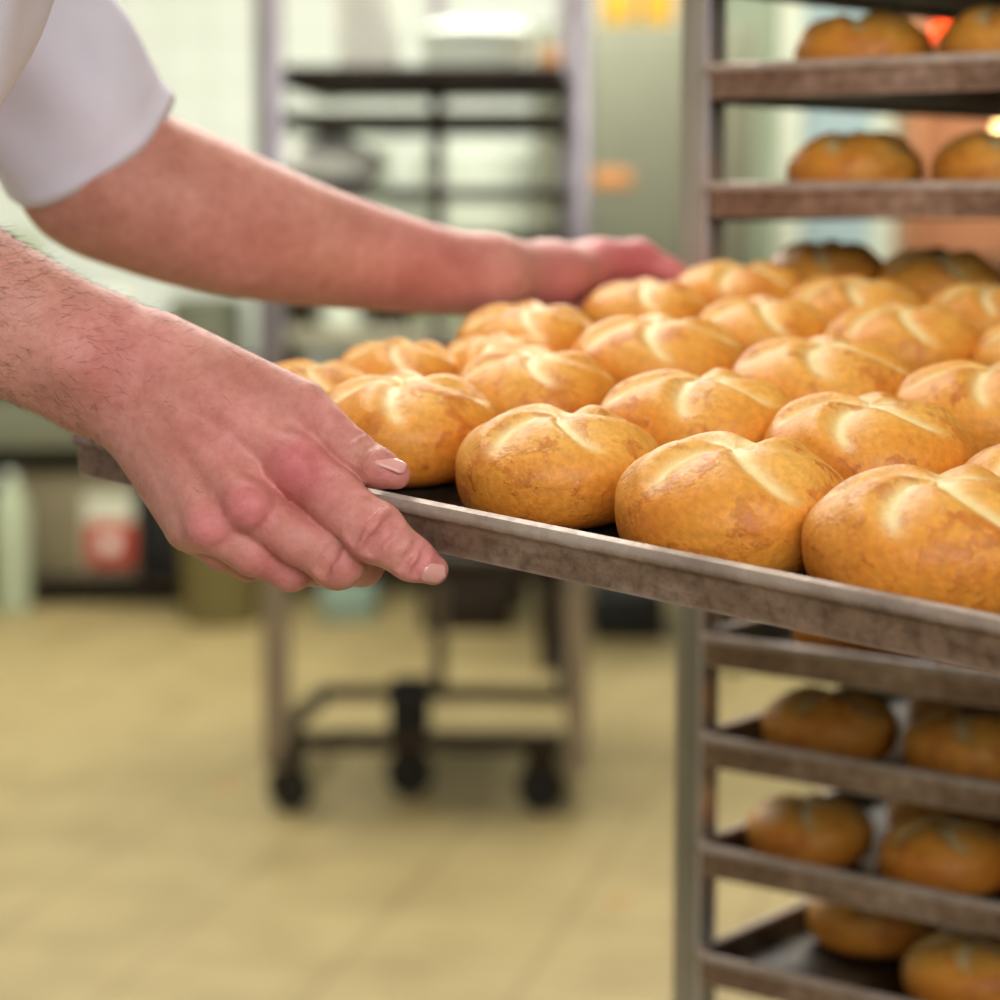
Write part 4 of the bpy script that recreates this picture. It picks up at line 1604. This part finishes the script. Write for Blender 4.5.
# ---- fingernails
def nail(base, tip, across, normal, w, lift=0.0, name='fingernail'):
    """curved plate from base to tip"""
    base, tip, nrm = Vector(base), Vector(tip), Vector(normal).normalized()
    d = tip - base
    ac = Vector(across) - d * (Vector(across).dot(d) / d.length_squared)
    ac = ac.normalized()
    nrm = (nrm - d * (nrm.dot(d) / d.length_squared) - ac * nrm.dot(ac)).normalized()
    bm = bmesh.new()
    nu, nv = 12, 12
    top, bot = [], []
    for i in range(nu + 1):
        t = i / nu
        ww = w * (1 - 0.9 * max(0, (0.22 - t) / 0.22) ** 2 * 0.55) * (1 - 0.5 * max(0, (t - 0.82) / 0.18) ** 2)
        ra, rb = [], []
        for j in range(nv + 1):
            a = (j / nv - 0.5) * 2
            p = base + nrm * lift + d * t + ac * (a * ww) - nrm * (0.35 * w * a * a) - nrm * (0.10 * d.length * (t - 0.4) ** 2)
            ra.append(bm.verts.new(p))
            rb.append(bm.verts.new(p - nrm * 0.0009))
        top.append(ra)
        bot.append(rb)
    for i in range(nu):
        for j in range(nv):
            bm.faces.new((top[i][j], top[i][j + 1], top[i + 1][j + 1], top[i + 1][j]))
            bm.faces.new((bot[i][j], bot[i + 1][j], bot[i + 1][j + 1], bot[i][j + 1]))
    for i in range(nu):
        bm.faces.new((top[i][0], top[i + 1][0], bot[i + 1][0], bot[i][0]))
        bm.faces.new((top[i][nv], bot[i][nv], bot[i + 1][nv], top[i + 1][nv]))
    for j in range(nv):
        bm.faces.new((top[0][j], bot[0][j], bot[0][j + 1], top[0][j + 1]))
        bm.faces.new((top[nu][j], top[nu][j + 1], bot[nu][j + 1], bot[nu][j]))
    return link(name, bm, M['nail'], person, angle=80)


nail(pix(374, 455, 1.1798), pix(407, 466, 1.1798), pix(385, 474, 1.165) - pix(390, 452, 1.185), Vector((0.3, -0.55, 0.8)), 0.0058, 0.0011)
nail(pix(424, 573, 1.1578), pix(446, 577, 1.1648), pix(430, 580, 1.157) - pix(438, 563, 1.155), Vector((0.05, -0.85, -0.5)), 0.0050)

# ---- hair on the near forearm: thin strands nobody could count
rs = np.random.RandomState(11)
me_.calc_loop_triangles()
vn_ = np.empty(len(me_.vertices) * 3, dtype=np.float32)
me_.vertices.foreach_get('normal', vn_)
vn_ = vn_.reshape(-1, 3)
cv_ = co_.reshape(-1, 3)
axis_ = np.array(tuple((Vector(nW[0]) - n0_).normalized()))
e0 = np.array(tuple(pix(-130, 250, 1.22)))
tpar = (cv_ - e0) @ axis_
limit = float((np.array(tuple(pix(225, 425, 1.22))) - e0) @ axis_)
okv = np.where((tpar > 0.0) & (tpar < limit) & (cv_[:, 1] < 1.30) & (cv_[:, 0] > -0.40) & (vn_[:, 1] < 0.35) & (cv_[:, 2] > 1.0))[0]
hb2 = bmesh.new()
prob = np.clip(1.15 - (tpar[okv] / limit) * 1.05, 0.05, 1.0)
sel = okv[rs.rand(len(okv)) < prob * 2600 / max(1, len(okv))]
for i in sel:
    p, nn = Vector(cv_[i]), Vector(vn_[i])
    side = Vector(axis_).cross(nn)
    d = (Vector(axis_) * rs.uniform(0.2, 1.0) + side * rs.uniform(-0.9, 0.3) + nn * rs.uniform(0.15, 0.5)).normalized()
    L_ = rs.uniform(0.005, 0.012)
    bend = (side * rs.uniform(-1, 1) - nn * rs.uniform(0.1, 0.5)) * 0.5
    prev = None
    q0 = p - nn * 0.0005
    for s in range(5):
        t = s / 4
        c = q0 + d * (L_ * t) + bend * (L_ * t * t)
        r_ = 0.00011 * (1 - 0.8 * t)
        ring = [hb2.verts.new(c + (side * math.cos(a) + nn * math.sin(a)) * r_) for a in (0, 2.09, 4.19)]
        if prev:
            for k in range(3):
                hb2.faces.new((prev[k], prev[(k + 1) % 3], ring[(k + 1) % 3], ring[k]))
        prev = ring
ah = link('arm_hair', hb2, M['hair'], person)
ah['kind'] = 'stuff'
